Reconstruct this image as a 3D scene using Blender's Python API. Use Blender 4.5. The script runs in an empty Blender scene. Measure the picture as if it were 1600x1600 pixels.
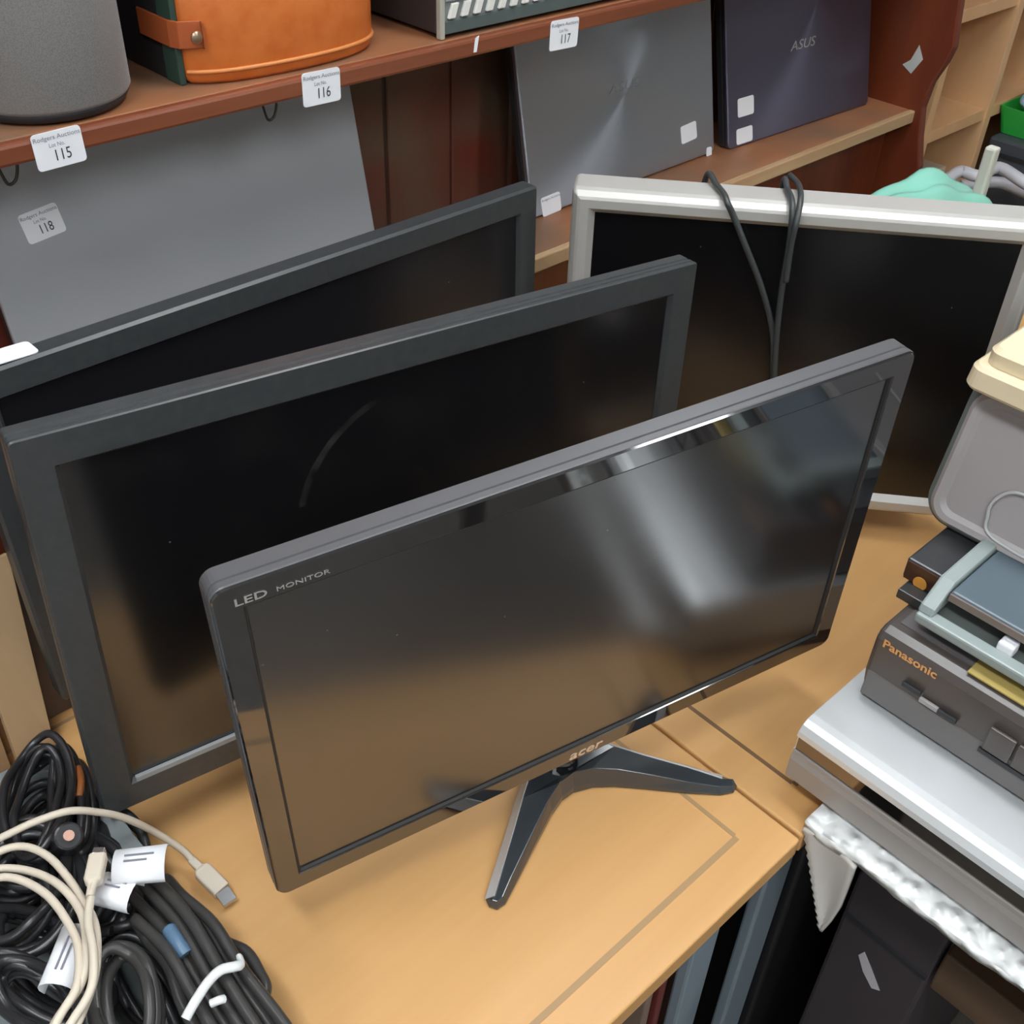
import bpy, bmesh, math, random
from mathutils import Matrix, Vector, Euler
random.seed(7)
S = bpy.context.scene
COL = S.collection

# ---------------------------------------------------------------- camera
CAM = Vector((-0.605964, -0.23049, 0.832618))
RR = Vector((0.7319943644427104, -0.6805304796363683, 0.03259626834481381))
UU = Vector((0.4073406320151825, 0.4754928285420214, 0.779730837863028))
FF = Vector((0.546129892913384, 0.5574807945490162, -0.6252657865063571))
FPX = 1707.085
cd = bpy.data.cameras.new('camera')
cam = bpy.data.objects.new('camera', cd)
COL.objects.link(cam)
cd.sensor_width = 36.0
cd.lens = FPX / 1600 * 36.0
cd.clip_start = 0.02
cam.matrix_world = Matrix(((RR.x, UU.x, -FF.x, CAM.x), (RR.y, UU.y, -FF.y, CAM.y), (RR.z, UU.z, -FF.z, CAM.z), (0, 0, 0, 1)))
S.camera = cam

# ---------------------------------------------------------------- world, exposure
w = bpy.data.worlds.new('world')
S.world = w
w.use_nodes = True
w.node_tree.nodes['Background'].inputs[0].default_value = (0.75, 0.82, 0.9, 1)
w.node_tree.nodes['Background'].inputs[1].default_value = 0.3
S.view_settings.view_transform = 'Standard'
S.view_settings.look = 'None'
S.view_settings.gamma = 1
S.view_settings.use_curve_mapping = False
S.view_settings.exposure = 0.45
LAMP = 15.0


def at(px, py, z=None, y=None, x=None):
    """the place in the room, on the level z (or the upright plane y or x), seen at a point of the picture"""
    d = RR * ((px - 800) / FPX) + UU * ((800 - py) / FPX) + FF
    if z is not None:
        k = (z - CAM.z) / d.z
    elif y is not None:
        k = (y - CAM.y) / d.y
    else:
        k = (x - CAM.x) / d.x
    return CAM + d * k


# ---------------------------------------------------------------- materials
def mat(name, col, rough=0.5, metal=0.0, ior=1.5, spec=0.5, emit=None, es=0, coat=0.0, sheen=0, aniso=0, trans=0):
    m = bpy.data.materials.new(name)
    m.use_nodes = True
    b = m.node_tree.nodes['Principled BSDF']
    b.inputs['Base Color'].default_value = (*col, 1)
    b.inputs['Roughness'].default_value = rough
    b.inputs['Metallic'].default_value = metal
    b.inputs['IOR'].default_value = ior
    b.inputs['Specular IOR Level'].default_value = spec
    b.inputs['Coat Weight'].default_value = coat
    b.inputs['Sheen Weight'].default_value = sheen
    b.inputs['Anisotropic'].default_value = aniso
    b.inputs['Transmission Weight'].default_value = trans
    if emit:
        b.inputs['Emission Color'].default_value = (*emit, 1)
        b.inputs['Emission Strength'].default_value = es
    return m


def N(m, t, **k):
    n = m.node_tree.nodes.new(t)
    for a, v in k.items():
        setattr(n, a, v)
    return n


def L(m, a, b):
    m.node_tree.links.new(a, b)


def wood(name, c1, c2, rough=0.4, scale=(2, 30, 30), amount=1.0, bump=0.0, coat=0.0, c3=None, spots=None):
    """grain by noise stretched along one axis of the object's own coordinates"""
    m = mat(name, c1, rough, coat=coat)
    b = m.node_tree.nodes['Principled BSDF']
    tc = N(m, 'ShaderNodeTexCoord')
    mp = N(m, 'ShaderNodeMapping')
    mp.inputs['Scale'].default_value = scale
    L(m, tc.outputs['Object'], mp.inputs['Vector'])
    n = N(m, 'ShaderNodeTexNoise')
    n.inputs['Scale'].default_value = 1.0
    n.inputs['Detail'].default_value = 6
    n.inputs['Roughness'].default_value = 0.6
    L(m, mp.outputs[0], n.inputs['Vector'])
    r = N(m, 'ShaderNodeValToRGB')
    r.color_ramp.elements[0].position = 0.5 - 0.25 * amount
    r.color_ramp.elements[1].position = 0.5 + 0.25 * amount
    r.color_ramp.elements[0].color = (*c1, 1)
    r.color_ramp.elements[1].color = (*c2, 1)
    L(m, n.outputs['Fac'], r.inputs[0])
    out = r.outputs[0]
    if c3:
        n2 = N(m, 'ShaderNodeTexNoise')
        n2.inputs['Scale'].default_value = 5.0
        n2.inputs['Detail'].default_value = 3
        L(m, tc.outputs['Object'], n2.inputs['Vector'])
        r2 = N(m, 'ShaderNodeValToRGB')
        r2.color_ramp.elements[0].position = 0.45
        r2.color_ramp.elements[1].position = 0.62
        L(m, n2.outputs['Fac'], r2.inputs[0])
        mx = N(m, 'ShaderNodeMix', data_type='RGBA')
        L(m, r2.outputs[0], mx.inputs[0])
        L(m, out, mx.inputs[6])
        mx.inputs[7].default_value = (*c3, 1)
        out = mx.outputs[2]
    L(m, out, b.inputs['Base Color'])
    if bump:
        bp = N(m, 'ShaderNodeBump')
        bp.inputs['Strength'].default_value = bump
        bp.inputs['Distance'].default_value = 0.002
        L(m, n.outputs['Fac'], bp.inputs['Height'])
        L(m, bp.outputs[0], b.inputs['Normal'])
    return m


def noisy(name, c1, c2, rough, scale, bump=0.0, dist=0.002, **k):
    m = mat(name, c1, rough, **k)
    b = m.node_tree.nodes['Principled BSDF']
    tc = N(m, 'ShaderNodeTexCoord')
    n = N(m, 'ShaderNodeTexNoise')
    n.inputs['Scale'].default_value = scale
    n.inputs['Detail'].default_value = 4
    L(m, tc.outputs['Object'], n.inputs['Vector'])
    r = N(m, 'ShaderNodeValToRGB')
    r.color_ramp.elements[0].position = 0.35
    r.color_ramp.elements[1].position = 0.65
    r.color_ramp.elements[0].color = (*c1, 1)
    r.color_ramp.elements[1].color = (*c2, 1)
    L(m, n.outputs['Fac'], r.inputs[0])
    L(m, r.outputs[0], b.inputs['Base Color'])
    if bump:
        bp = N(m, 'ShaderNodeBump')
        bp.inputs['Strength'].default_value = bump
        bp.inputs['Distance'].default_value = dist
        L(m, n.outputs['Fac'], bp.inputs['Height'])
        L(m, bp.outputs[0], b.inputs['Normal'])
    return m


BEECH = wood('beech', (0.61, 0.33, 0.120), (0.69, 0.395, 0.158), 0.42, (1.2, 22, 22), 1.0, coat=0.0)
BEECH_EDGE = wood('beech_edge', (0.50, 0.25, 0.06), (0.56, 0.30, 0.085), 0.45, (1.2, 30, 30))
INLAY = mat('inlay', (0.40, 0.25, 0.115), 0.5)
INLAY_DARK = mat('inlay_dark', (0.20, 0.11, 0.05), 0.5)
MAHOG = wood('mahogany', (0.16, 0.042, 0.018), (0.27, 0.085, 0.038), 0.38, (3, 40, 40), 1.0, 0.15)
MAHOG_TOP = wood('mahogany_top', (0.30, 0.115, 0.05), (0.38, 0.17, 0.08), 0.45, (3, 30, 30), 1.0, c3=(0.20, 0.12, 0.075))
MAHOG_SIDE = wood('mahogany_side', (0.10, 0.016, 0.009), (0.21, 0.05, 0.015), 0.35, (18, 10, 1.2), 1.0)
PLANK = wood('plank', (0.115, 0.035, 0.022), (0.24, 0.045, 0.028), 0.42, (16, 16, 1.5), 1.1, 0.2, c3=(0.14, 0.085, 0.055))
WORN_EDGE = wood('worn_edge', (0.42, 0.24, 0.12), (0.52, 0.38, 0.22), 0.5, (4, 40, 40))
PINE = wood('pine', (0.62, 0.34, 0.16), (0.72, 0.45, 0.24), 0.45, (12, 12, 1.2))
PLY = wood('plywood', (0.42, 0.27, 0.14), (0.50, 0.34, 0.19), 0.6, (14, 14, 1.5))
DARKWOOD = wood('dark_wood', (0.07, 0.04, 0.022), (0.12, 0.07, 0.04), 0.5, (30, 2, 30))
BLK_GLOSS = mat('black_gloss', (0.012, 0.012, 0.014), 0.05, ior=2.3)
BLK_SATIN = noisy('black_satin', (0.030, 0.032, 0.035), (0.037, 0.039, 0.042), 0.33, 90, ior=1.6)
BLK_MATTE = mat('black_matte', (0.02, 0.021, 0.024), 0.5)
GREY_BEZEL = noisy('grey_bezel', (0.040, 0.044, 0.047), (0.050, 0.054, 0.056), 0.36, 120, ior=1.6)
CASE_BLK = mat('case_black', (0.09, 0.09, 0.095), 0.36, ior=1.6)
SILVER = mat('silver_plastic', (0.58, 0.57, 0.54), 0.38, metal=0.35)
STEEL = mat('steel', (0.55, 0.56, 0.57), 0.22, metal=0.9)
TRIM_SIL = mat('silver_trim', (0.62, 0.62, 0.62), 0.35, metal=0.15)
STAND_BLK = mat('stand_gloss', (0.035, 0.042, 0.048), 0.16, ior=1.8)
WHITE_P = mat('white_paper', (0.86, 0.87, 0.90), 0.6)
INK = mat('ink', (0.04, 0.04, 0.05), 0.7)
INK_SOFT = mat('ink_soft', (0.20, 0.20, 0.24), 0.7)
LOGO = mat('logo_silver', (0.62, 0.62, 0.62), 0.3, metal=0.6)
LOGO_DIM = mat('logo_dim', (0.32, 0.33, 0.35), 0.4, metal=0.3)
LOGO_GOLD = mat('logo_gold', (0.80, 0.42, 0.16), 0.4, metal=0.3)
RUB = mat('black_rubber', (0.022, 0.022, 0.024), 0.32, ior=1.55)
RUB_G = mat('grey_rubber', (0.05, 0.048, 0.046), 0.36)
CREAM_C = mat('cream_cable', (0.66, 0.58, 0.47), 0.4)
CREAM = mat('cream_plastic', (0.74, 0.63, 0.43), 0.42)
GREYP = mat('grey_plastic', (0.36, 0.335, 0.335), 0.4)
GREYP_L = mat('pale_grey_plastic', (0.50, 0.50, 0.50), 0.35)
GREYP_D = mat('dark_grey_green', (0.13, 0.15, 0.14), 0.4)
TRAY_TOP = mat('slate_plastic', (0.10, 0.135, 0.16), 0.32)
TRAY_LIP = mat('sage_plastic', (0.30, 0.35, 0.34), 0.36)
VCR_M = mat('vcr_brown', (0.075, 0.062, 0.056), 0.35, ior=1.6)
VCR_TOP = mat('vcr_top', (0.12, 0.11, 0.11), 0.4)
MIRROR_P = mat('smoked_mirror', (0.22, 0.20, 0.19), 0.05, metal=1.0)
PLAYER_TOP = mat('player_silver', (0.72, 0.74, 0.75), 0.28, metal=0.45)
PLAYER_LIP = mat('player_lip', (0.34, 0.315, 0.295), 0.4, metal=0.2)
OLIVE = mat('olive_layer', (0.42, 0.32, 0.10), 0.5)
CRATE = mat('crate_grey', (0.21, 0.235, 0.24), 0.45)
LEATHER = noisy('orange_leather', (0.54, 0.125, 0.018), (0.61, 0.165, 0.032), 0.42, 60, 0.1, 0.0006)
LEATHER_D = mat('strap_leather', (0.42, 0.10, 0.03), 0.45)
GREEN_D = mat('green_canvas', (0.025, 0.06, 0.045), 0.7)
PIPING = mat('stitched_piping', (0.66, 0.24, 0.07), 0.45)
MINT = mat('mint_plastic', (0.33, 0.76, 0.61), 0.22, spec=0.7)
LAP1 = mat('lid_silver', (0.44, 0.455, 0.48), 0.36, metal=0.25)
LEG_M = mat('leg_metal', (0.26, 0.33, 0.38), 0.45, metal=0.2)
RED_B = mat('red_board', (0.16, 0.03, 0.025), 0.5)
BROWN_B = mat('brown_board', (0.16, 0.085, 0.06), 0.5)
BIN_BOX = mat('dark_case', (0.045, 0.036, 0.042), 0.5)
CONSOLE = mat('console_green', (0.09, 0.12, 0.115), 0.4)
CREAM_EDGE = mat('console_cream', (0.42, 0.42, 0.36), 0.45)
KEYW = mat('key_white', (0.78, 0.77, 0.72), 0.4)
GREEN_B = mat('green_plastic', (0.03, 0.42, 0.06), 0.4)
BLUE_W = mat('pale_blue', (0.35, 0.55, 0.72), 0.4)
DKGREY_BOX = mat('charcoal_box', (0.06, 0.068, 0.08), 0.45)
COPPER = mat('amber_sleeve', (0.30, 0.10, 0.03), 0.35)
SKYBLUE = mat('blue_sleeve', (0.10, 0.18, 0.28), 0.35)
BRASS = mat('brass', (0.42, 0.30, 0.2), 0.35, metal=0.8)


def brushed(name, col, rough, cx, cz):
    """metal spun round a centre: highlights fan out from it"""
    m = mat(name, col, rough, metal=0.8, aniso=0.9)
    b = m.node_tree.nodes['Principled BSDF']
    tc = N(m, 'ShaderNodeTexCoord')
    sub = N(m, 'ShaderNodeVectorMath', operation='SUBTRACT')
    sub.inputs[1].default_value = (cx, 0, cz)
    L(m, tc.outputs['Object'], sub.inputs[0])
    cr = N(m, 'ShaderNodeVectorMath', operation='CROSS_PRODUCT')
    cr.inputs[1].default_value = (0, 1, 0)
    L(m, sub.outputs[0], cr.inputs[0])
    vt = N(m, 'ShaderNodeVectorTransform', vector_type='VECTOR', convert_from='OBJECT', convert_to='WORLD')
    L(m, cr.outputs[0], vt.inputs[0])
    nm = N(m, 'ShaderNodeVectorMath', operation='NORMALIZE')
    L(m, vt.outputs[0], nm.inputs[0])
    L(m, nm.outputs[0], b.inputs['Tangent'])
    return m


LAP2 = brushed('lid_spun_grey', (0.42, 0.45, 0.50), 0.33, 0.0, 0.115)
LAP3 = brushed('lid_spun_violet', (0.17, 0.16, 0.225), 0.33, 0.03, 0.165)


def screen_mat(name, rough, col=(0.010, 0.010, 0.012), ior=1.9, scuffs=False, haze=0.0):
    m = mat(name, col, rough, ior=ior)
    b = m.node_tree.nodes['Principled BSDF']
    tc = N(m, 'ShaderNodeTexCoord')
    # fine dust specks
    v = N(m, 'ShaderNodeTexVoronoi')
    v.inputs['Scale'].default_value = 30
    L(m, tc.outputs['Object'], v.inputs['Vector'])
    lt = N(m, 'ShaderNodeMath', operation='LESS_THAN')
    lt.inputs[1].default_value = 0.022
    L(m, v.outputs['Distance'], lt.inputs[0])
    fac = lt.outputs[0]
    if scuffs:
        # a curved smear of dirt: part of a ring broken up by noise
        mp = N(m, 'ShaderNodeMapping')
        mp.name = 'smear_centre'
        L(m, tc.outputs['Object'], mp.inputs['Vector'])
        ln = N(m, 'ShaderNodeVectorMath', operation='LENGTH')
        L(m, mp.outputs[0], ln.inputs[0])
        band = N(m, 'ShaderNodeMath', operation='COMPARE')
        band.name = 'smear_ring'
        L(m, ln.outputs['Value'], band.inputs[0])
        band.inputs[1].default_value = 0.1; band.inputs[2].default_value = 0.0030
        sx = N(m, 'ShaderNodeSeparateXYZ')
        L(m, tc.outputs['Object'], sx.inputs[0])
        win = N(m, 'ShaderNodeMath', operation='COMPARE')
        win.name = 'smear_window'
        L(m, sx.outputs['Z'], win.inputs[0])
        mb = N(m, 'ShaderNodeMath', operation='MULTIPLY')
        winx = N(m, 'ShaderNodeMath', operation='COMPARE')
        winx.name = 'smear_window_x'
        L(m, sx.outputs['X'], winx.inputs[0])
        mbx = N(m, 'ShaderNodeMath', operation='MULTIPLY')
        L(m, band.outputs[0], mbx.inputs[0]); L(m, winx.outputs[0], mbx.inputs[1])
        L(m, mbx.outputs[0], mb.inputs[0]); L(m, win.outputs[0], mb.inputs[1])
        n = N(m, 'ShaderNodeTexNoise')
        n.inputs['Scale'].default_value = 60
        n.inputs['Detail'].default_value = 5
        L(m, tc.outputs['Object'], n.inputs['Vector'])
        nr = N(m, 'ShaderNodeMapRange')
        nr.inputs['From Min'].default_value = 0.38; nr.inputs['From Max'].default_value = 0.75
        nr.inputs['To Max'].default_value = 0.3
        L(m, n.outputs['Fac'], nr.inputs['Value'])
        mb2 = N(m, 'ShaderNodeMath', operation='MULTIPLY')
        L(m, mb.outputs[0], mb2.inputs[0]); L(m, nr.outputs[0], mb2.inputs[1])
        n3 = N(m, 'ShaderNodeTexNoise')
        n3.inputs['Scale'].default_value = 12
        n3.inputs['Detail'].default_value = 6
        L(m, tc.outputs['Object'], n3.inputs['Vector'])
        r = N(m, 'ShaderNodeValToRGB')
        r.color_ramp.elements[0].position = 0.5
        r.color_ramp.elements[1].position = 0.9
        L(m, n3.outputs['Fac'], r.inputs[0])
        mu = N(m, 'ShaderNodeMath', operation='MULTIPLY_ADD')
        mu.inputs[1].default_value = 0.07
        L(m, r.outputs[0], mu.inputs[0])
        L(m, mb2.outputs[0], mu.inputs[2])
        ad = N(m, 'ShaderNodeMath', operation='ADD', use_clamp=True)
        L(m, mu.outputs[0], ad.inputs[0])
        L(m, lt.outputs[0], ad.inputs[1])
        fac = ad.outputs[0]
    mx = N(m, 'ShaderNodeMix', data_type='RGBA')
    L(m, fac, mx.inputs[0])
    mx.inputs[6].default_value = (*col, 1)
    mx.inputs[7].default_value = (0.13, 0.12, 0.11, 1)
    L(m, mx.outputs[2], b.inputs['Base Color'])
    return m


SCR_A = screen_mat('screen_antiglare', 0.20, ior=2.4)
SCR_B = screen_mat('screen_dusty', 0.17, col=(0.006, 0.006, 0.007), ior=2.0, scuffs=True)
SCR_C = screen_mat('screen_black', 0.22, ior=1.6)
SCR_D = screen_mat('screen_old', 0.24, col=(0.004, 0.004, 0.005), ior=1.75)


# ---------------------------------------------------------------- mesh helpers
def box(bm, x0, x1, y0, y1, z0, z1):
    v = [bm.verts.new((x, y, z)) for z in (z0, z1) for y in (y0, y1) for x in (x0, x1)]
    for f in ((0, 2, 3, 1), (4, 5, 7, 6), (0, 1, 5, 4), (2, 6, 7, 3), (0, 4, 6, 2), (1, 3, 7, 5)):
        bm.faces.new([v[i] for i in f])
    return v


def prism(bm, poly, a0, a1, axis='z'):
    """a polygon extruded along one axis"""
    def P(p, a):
        if axis == 'z':
            return (p[0], p[1], a)
        if axis == 'y':
            return (p[0], a, p[1])
        return (a, p[0], p[1])
    lo = [bm.verts.new(P(p, a0)) for p in poly]
    hi = [bm.verts.new(P(p, a1)) for p in poly]
    n = len(poly)
    bm.faces.new(lo[::-1])
    bm.faces.new(hi)
    for i in range(n):
        j = (i + 1) % n
        bm.faces.new((lo[i], lo[j], hi[j], hi[i]))


def rrect(w, h, r, n=5, cx=0, cy=0):
    r = max(r, 0.0003)
    pts = []
    for (sx, sy, a0) in ((1, 1, 0), (-1, 1, 90), (-1, -1, 180), (1, -1, 270)):
        for i in range(n + 1):
            a = math.radians(a0 + 90 * i / n)
            pts.append((cx + sx * (w / 2 - r) + r * math.cos(a), cy + sy * (h / 2 - r) + r * math.sin(a)))
    return pts


def catmull(pts, sub=8, closed=False):
    pts = [Vector(p) for p in pts]
    n = len(pts)
    out = []
    rng = n if closed else n - 1
    for i in range(rng):
        if closed:
            p0, p1, p2, p3 = pts[(i - 1) % n], pts[i], pts[(i + 1) % n], pts[(i + 2) % n]
        else:
            p0, p1, p2, p3 = pts[max(i - 1, 0)], pts[i], pts[i + 1], pts[min(i + 2, n - 1)]
        for s in range(sub):
            t = s / sub
            out.append(0.5 * ((2 * p1) + (-p0 + p2) * t + (2 * p0 - 5 * p1 + 4 * p2 - p3) * t * t + (-p0 + 3 * p1 - 3 * p2 + p3) * t ** 3))
    if not closed:
        out.append(pts[-1])
    return out


def tube(bm, pts, r, seg=10, closed=False, sub=8, smooth=True, rx=1.0):
    path = catmull(pts, sub, closed) if smooth else [Vector(p) for p in pts]
    n = len(path)
    rings = []
    nrm = None
    for i, p in enumerate(path):
        if closed:
            t = path[(i + 1) % n] - path[(i - 1) % n]
        else:
            t = path[min(i + 1, n - 1)] - path[max(i - 1, 0)]
        if t.length < 1e-9:
            t = Vector((0, 0, 1))
        t.normalize()
        if nrm is None:
            nrm = t.orthogonal().normalized()
        nrm = (nrm - t * nrm.dot(t))
        if nrm.length < 1e-6:
            nrm = t.orthogonal()
        nrm.normalize()
        b = t.cross(nrm)
        rr = r(i / max(n - 1, 1)) if callable(r) else r
        rings.append([bm.verts.new(p + nrm * math.cos(2 * math.pi * k / seg) * rr * rx + b * math.sin(2 * math.pi * k / seg) * rr) for k in range(seg)])
    m = n if closed else n - 1
    for i in range(m):
        a, c = rings[i], rings[(i + 1) % n]
        for k in range(seg):
            f = bm.faces.new((a[k], a[(k + 1) % seg], c[(k + 1) % seg], c[k]))
            f.smooth = True
    if not closed:
        bm.faces.new(rings[0][::-1])
        bm.faces.new(rings[-1])


def loft(bm, loops, cap0=True, cap1=True, smooth=False):
    vs = [[bm.verts.new(p) for p in lp] for lp in loops]
    n = len(vs[0])
    for a, b in zip(vs, vs[1:]):
        for k in range(n):
            f = bm.faces.new((a[k], a[(k + 1) % n], b[(k + 1) % n], b[k]))
            f.smooth = smooth
    if cap0:
        bm.faces.new(vs[0][::-1])
    if cap1:
        bm.faces.new(vs[-1])


def obj(name, bm, m, parent=None, bevel=0, seg=2, world=False, smooth=False):
    if world and parent is not None:
        bm.transform(parent.matrix_world.inverted())
    bmesh.ops.recalc_face_normals(bm, faces=bm.faces)
    me = bpy.data.meshes.new(name)
    if smooth:
        for f in bm.faces:
            f.smooth = True
    bm.to_mesh(me)
    bm.free()
    me.materials.append(m)
    o = bpy.data.objects.new(name, me)
    COL.objects.link(o)
    if parent is not None:
        o.parent = parent
    if bevel:
        b = o.modifiers.new('bevel', 'BEVEL')
        b.width = bevel
        b.segments = seg
        b.limit_method = 'ANGLE'
        b.angle_limit = math.radians(40)
    return o


def tag(o, label, cat, group=None, kind=None):
    o['label'] = label
    o['category'] = cat
    if group:
        o['group'] = group
    if kind:
        o['kind'] = kind
    return o


def thing(name, label, cat, M=None, group=None):
    o = bpy.data.objects.new(name, None)
    o.empty_display_size = 0.02
    COL.objects.link(o)
    if M is not None:
        o.matrix_world = M if isinstance(M, Matrix) else Matrix.Translation(M)
        o['_m'] = 0
        del o['_m']
    bpy.context.view_layer.update()
    return tag(o, label, cat, group)


def BM():
    return bmesh.new()


def bxo(name, dims, m, parent=None, bevel=0.0, seg=2, world=False):
    bm = BM()
    box(bm, *dims)
    return obj(name, bm, m, parent, bevel, seg, world)


def structure(o):
    o['kind'] = 'structure'
    return o


def text(name, s, size, m, parent, loc, rot, sx=1.0, font_ext=0.0, align='CENTER', shear=0.0, bold=0.0):
    c = bpy.data.curves.new(name, 'FONT')
    c.body = s
    c.size = size
    c.align_x = align
    c.align_y = 'CENTER'
    c.shear = shear
    c.offset = bold
    c.extrude = font_ext
    c.resolution_u = 3
    c.materials.append(m)
    tmp = bpy.data.objects.new('tmp_text', c)
    me = bpy.data.meshes.new_from_object(tmp)
    bpy.data.objects.remove(tmp)
    o = bpy.data.objects.new(name, me)
    COL.objects.link(o)
    o.parent = parent
    o.location = loc
    o.rotation_euler = rot
    o.scale = (sx, 1, 1)
    return o


def frame(yaw, tilt, roll, centre, w, h):
    """matrix of a standing panel: x along its width, y to its back, z up; origin at the middle of its lower edge"""
    u = Vector((math.cos(yaw), math.sin(yaw), 0))
    bk = Vector((-math.sin(yaw), math.cos(yaw), 0))
    v = math.cos(tilt) * Vector((0, 0, 1)) + math.sin(tilt) * bk
    u, v = math.cos(roll) * u + math.sin(roll) * v, math.cos(roll) * v - math.sin(roll) * u
    y = v.cross(u)
    o = Vector(centre) - v * h / 2
    return Matrix(((u.x, y.x, v.x, o.x), (u.y, y.y, v.y, o.y), (u.z, y.z, v.z, o.z), (0, 0, 0, 1)))


# ---------------------------------------------------------------- room shell
bm = BM(); box(bm, -3.2, 3.6, -3.0, 2.4, -0.77, -0.73)
FLOORM = noisy('carpet', (0.15, 0.135, 0.12), (0.20, 0.185, 0.165), 0.9, 60)
structure(obj('floor', bm, FLOORM))
WALLM = noisy('wall_paint', (0.50, 0.49, 0.46), (0.53, 0.52, 0.49), 0.8, 4)
bm = BM(); box(bm, -3.2, 3.6, 2.4, 2.5, -0.73, 1.95); structure(obj('wall_back', bm, WALLM))
bm = BM(); box(bm, -3.2, 3.6, -3.1, -3.0, -0.73, 1.95); structure(obj('wall_front', bm, WALLM))
bm = BM(); box(bm, -3.3, -3.2, -3.0, 2.4, -0.73, 1.95); structure(obj('wall_left', bm, WALLM))
bm = BM(); box(bm, 3.6, 3.7, -3.0, 2.4, -0.73, 1.95); structure(obj('wall_right', bm, WALLM))
bm = BM(); box(bm, -3.3, 3.7, -3.1, 2.5, 1.95, 2.0)
structure(obj('ceiling', bm, mat('ceiling_paint', (0.62, 0.63, 0.64), 0.9)))

# ---------------------------------------------------------------- ceiling lamps (fluorescent battens, out of view above)
TUBEM = mat('lamp_diffuser', (0.9, 0.9, 0.9), 0.5, emit=(0.93, 0.97, 1.0), es=LAMP)
spots = [(-0.95, 0.15, 'over the left end of the tables'), (0.35, 0.25, 'over the middle of the tables'), (1.15, 1.45, 'behind the shelf unit, towards the back wall'), (-0.9, -1.5, 'over the aisle in front of the tables'), (0.7, -1.6, 'over the aisle on the side table side'), (-2.3, -1.2, 'over the aisle at its far left')]
for (lx, ly, wh) in spots:
    t = thing('ceiling_light', 'white fluorescent batten light ' + wh, 'light', Vector((lx, ly, 1.95)), 'fluorescent lights on the ceiling')
    bxo('housing', (-0.14, 0.14, -0.62, 0.62, -0.05, 0.0), mat('lamp_housing', (0.8, 0.8, 0.8), 0.5), t, 0.004)
    bxo('diffuser', (-0.12, 0.12, -0.6, 0.6, -0.085, -0.051), TUBEM, t, 0.01)

# ---------------------------------------------------------------- tables
def office_table(label, x0, x1, y0, y1, left_inlay, right_inlay, near=True, legs=()):
    t = thing('office_table', label, 'table', Vector((x0, y0, -0.73)), 'light wood office tables pushed together')
    bm = BM(); box(bm, x0, x1, y0, y1, -0.024, 0.0)
    top = obj('tabletop', bm, BEECH, t, 0.0025, 3, world=True)
    bm = BM()
    e = 0.0004
    wd = 0.0055
    d = 0.042
    a = x0 + d; b_ = x1 - d
    box(bm, a, b_, y0 + d - wd, y0 + d + wd * 0.0, -0.002, e)
    obj('inlay', bm, INLAY if left_inlay == 'pale' else INLAY_DARK, top, world=False).matrix_parent_inverse = Matrix.Identity(4)
    for o in top.children:
        o.data.transform(t.matrix_world.inverted())
    bm = BM()
    wd2 = 0.0042
    box(bm, b_ - wd2 * 0.5, b_ + wd2 * 0.5, y0 + d, y1 - d, -0.002, e)
    box(bm, a - wd2 * 0.5, a + wd2 * 0.5, y0 + d, y1 - d, -0.002, e)
    box(bm, a, b_, y1 - d - wd2, y1 - d, -0.002, e)
    bm.transform(t.matrix_world.inverted())
    obj('inlay', bm, INLAY if left_inlay == 'pale' else INLAY_DARK, top)
    for (lx, ly, lw) in legs:
        bm = BM(); box(bm, lx, lx + lw, ly, ly + 0.014, -0.715, -0.025)
        lg = obj('leg', bm, LEG_M, t, 0.003, world=True)
        bm = BM(); box(bm, lx + 0.004, lx + lw - 0.004, ly + 0.003, ly + 0.011, -0.73, -0.715)
        bm.transform(t.matrix_world.inverted())
        obj('foot', bm, BLK_MATTE, lg)
    bm = BM(); box(bm, x0 + 0.06, x1 - 0.06, y1 - 0.06, y1 - 0.04, -0.30, -0.025)
    obj('modesty_panel', bm, LEG_M, t, world=True)
    return t


office_table('light beech office table under the black monitors, pale inlay line round its top', -0.98, -0.001, 0.0, 0.60, 'pale', 'pale', legs=((-0.106, 0.02, 0.040), (-0.93, 0.02, 0.04), (-0.05, 0.54, 0.04), (-0.93, 0.54, 0.04)))
office_table('light beech office table beside the stacked players, dark inlay line, silver television on it', 0.002, 1.22, 0.0, 0.585, 'dark', 'dark', legs=((0.004, 0.02, 0.046), (1.12, 0.02, 0.04), (0.05, 0.53, 0.04), (1.12, 0.53, 0.04)))

BACKDROP_BLK = mat('backdrop_black', (0.008, 0.008, 0.010), 0.5)  # black boxes added so the space under the tables goes dark
bb_ = bxo('black_backdrop', (-0.60, 0.050, 0.10, 0.50, -0.73, -0.06), BACKDROP_BLK, None, 0.004)
tag(bb_, 'black backdrop added to darken the space under the left beech table, behind the stored boards', 'cabinet')
bb_ = bxo('black_backdrop', (0.056, 1.05, 0.012, 0.50, -0.73, -0.06), BACKDROP_BLK, None, 0.004)
tag(bb_, 'black backdrop added to darken the space under the right beech table, behind the hanging bubble wrap corner', 'cabinet')
# things stored on edge under the left table
for (x0, wdt, y, m, lab) in ((-0.046, 0.012, 0.040, BROWN_B, 'dark brown board on edge under the beech table, between the two blue-grey table legs'),
                             (-0.120, 0.009, 0.036, RED_B, 'thin dark red board on edge under the beech table, left of the table leg'),
                             (-0.136, 0.011, 0.040, mat('drab_board', (0.24, 0.17, 0.13), 0.6), 'drab brown board on edge under the beech table, leftmost of the stored boards')):
    bm = BM()
    box(bm, x0, x0 + wdt, y, y + 0.05, -0.73, -0.05)
    o = obj('stored_board', bm, m, None, 0.002)
    tag(o, lab, 'board', 'boards stored on edge under the table')

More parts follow.
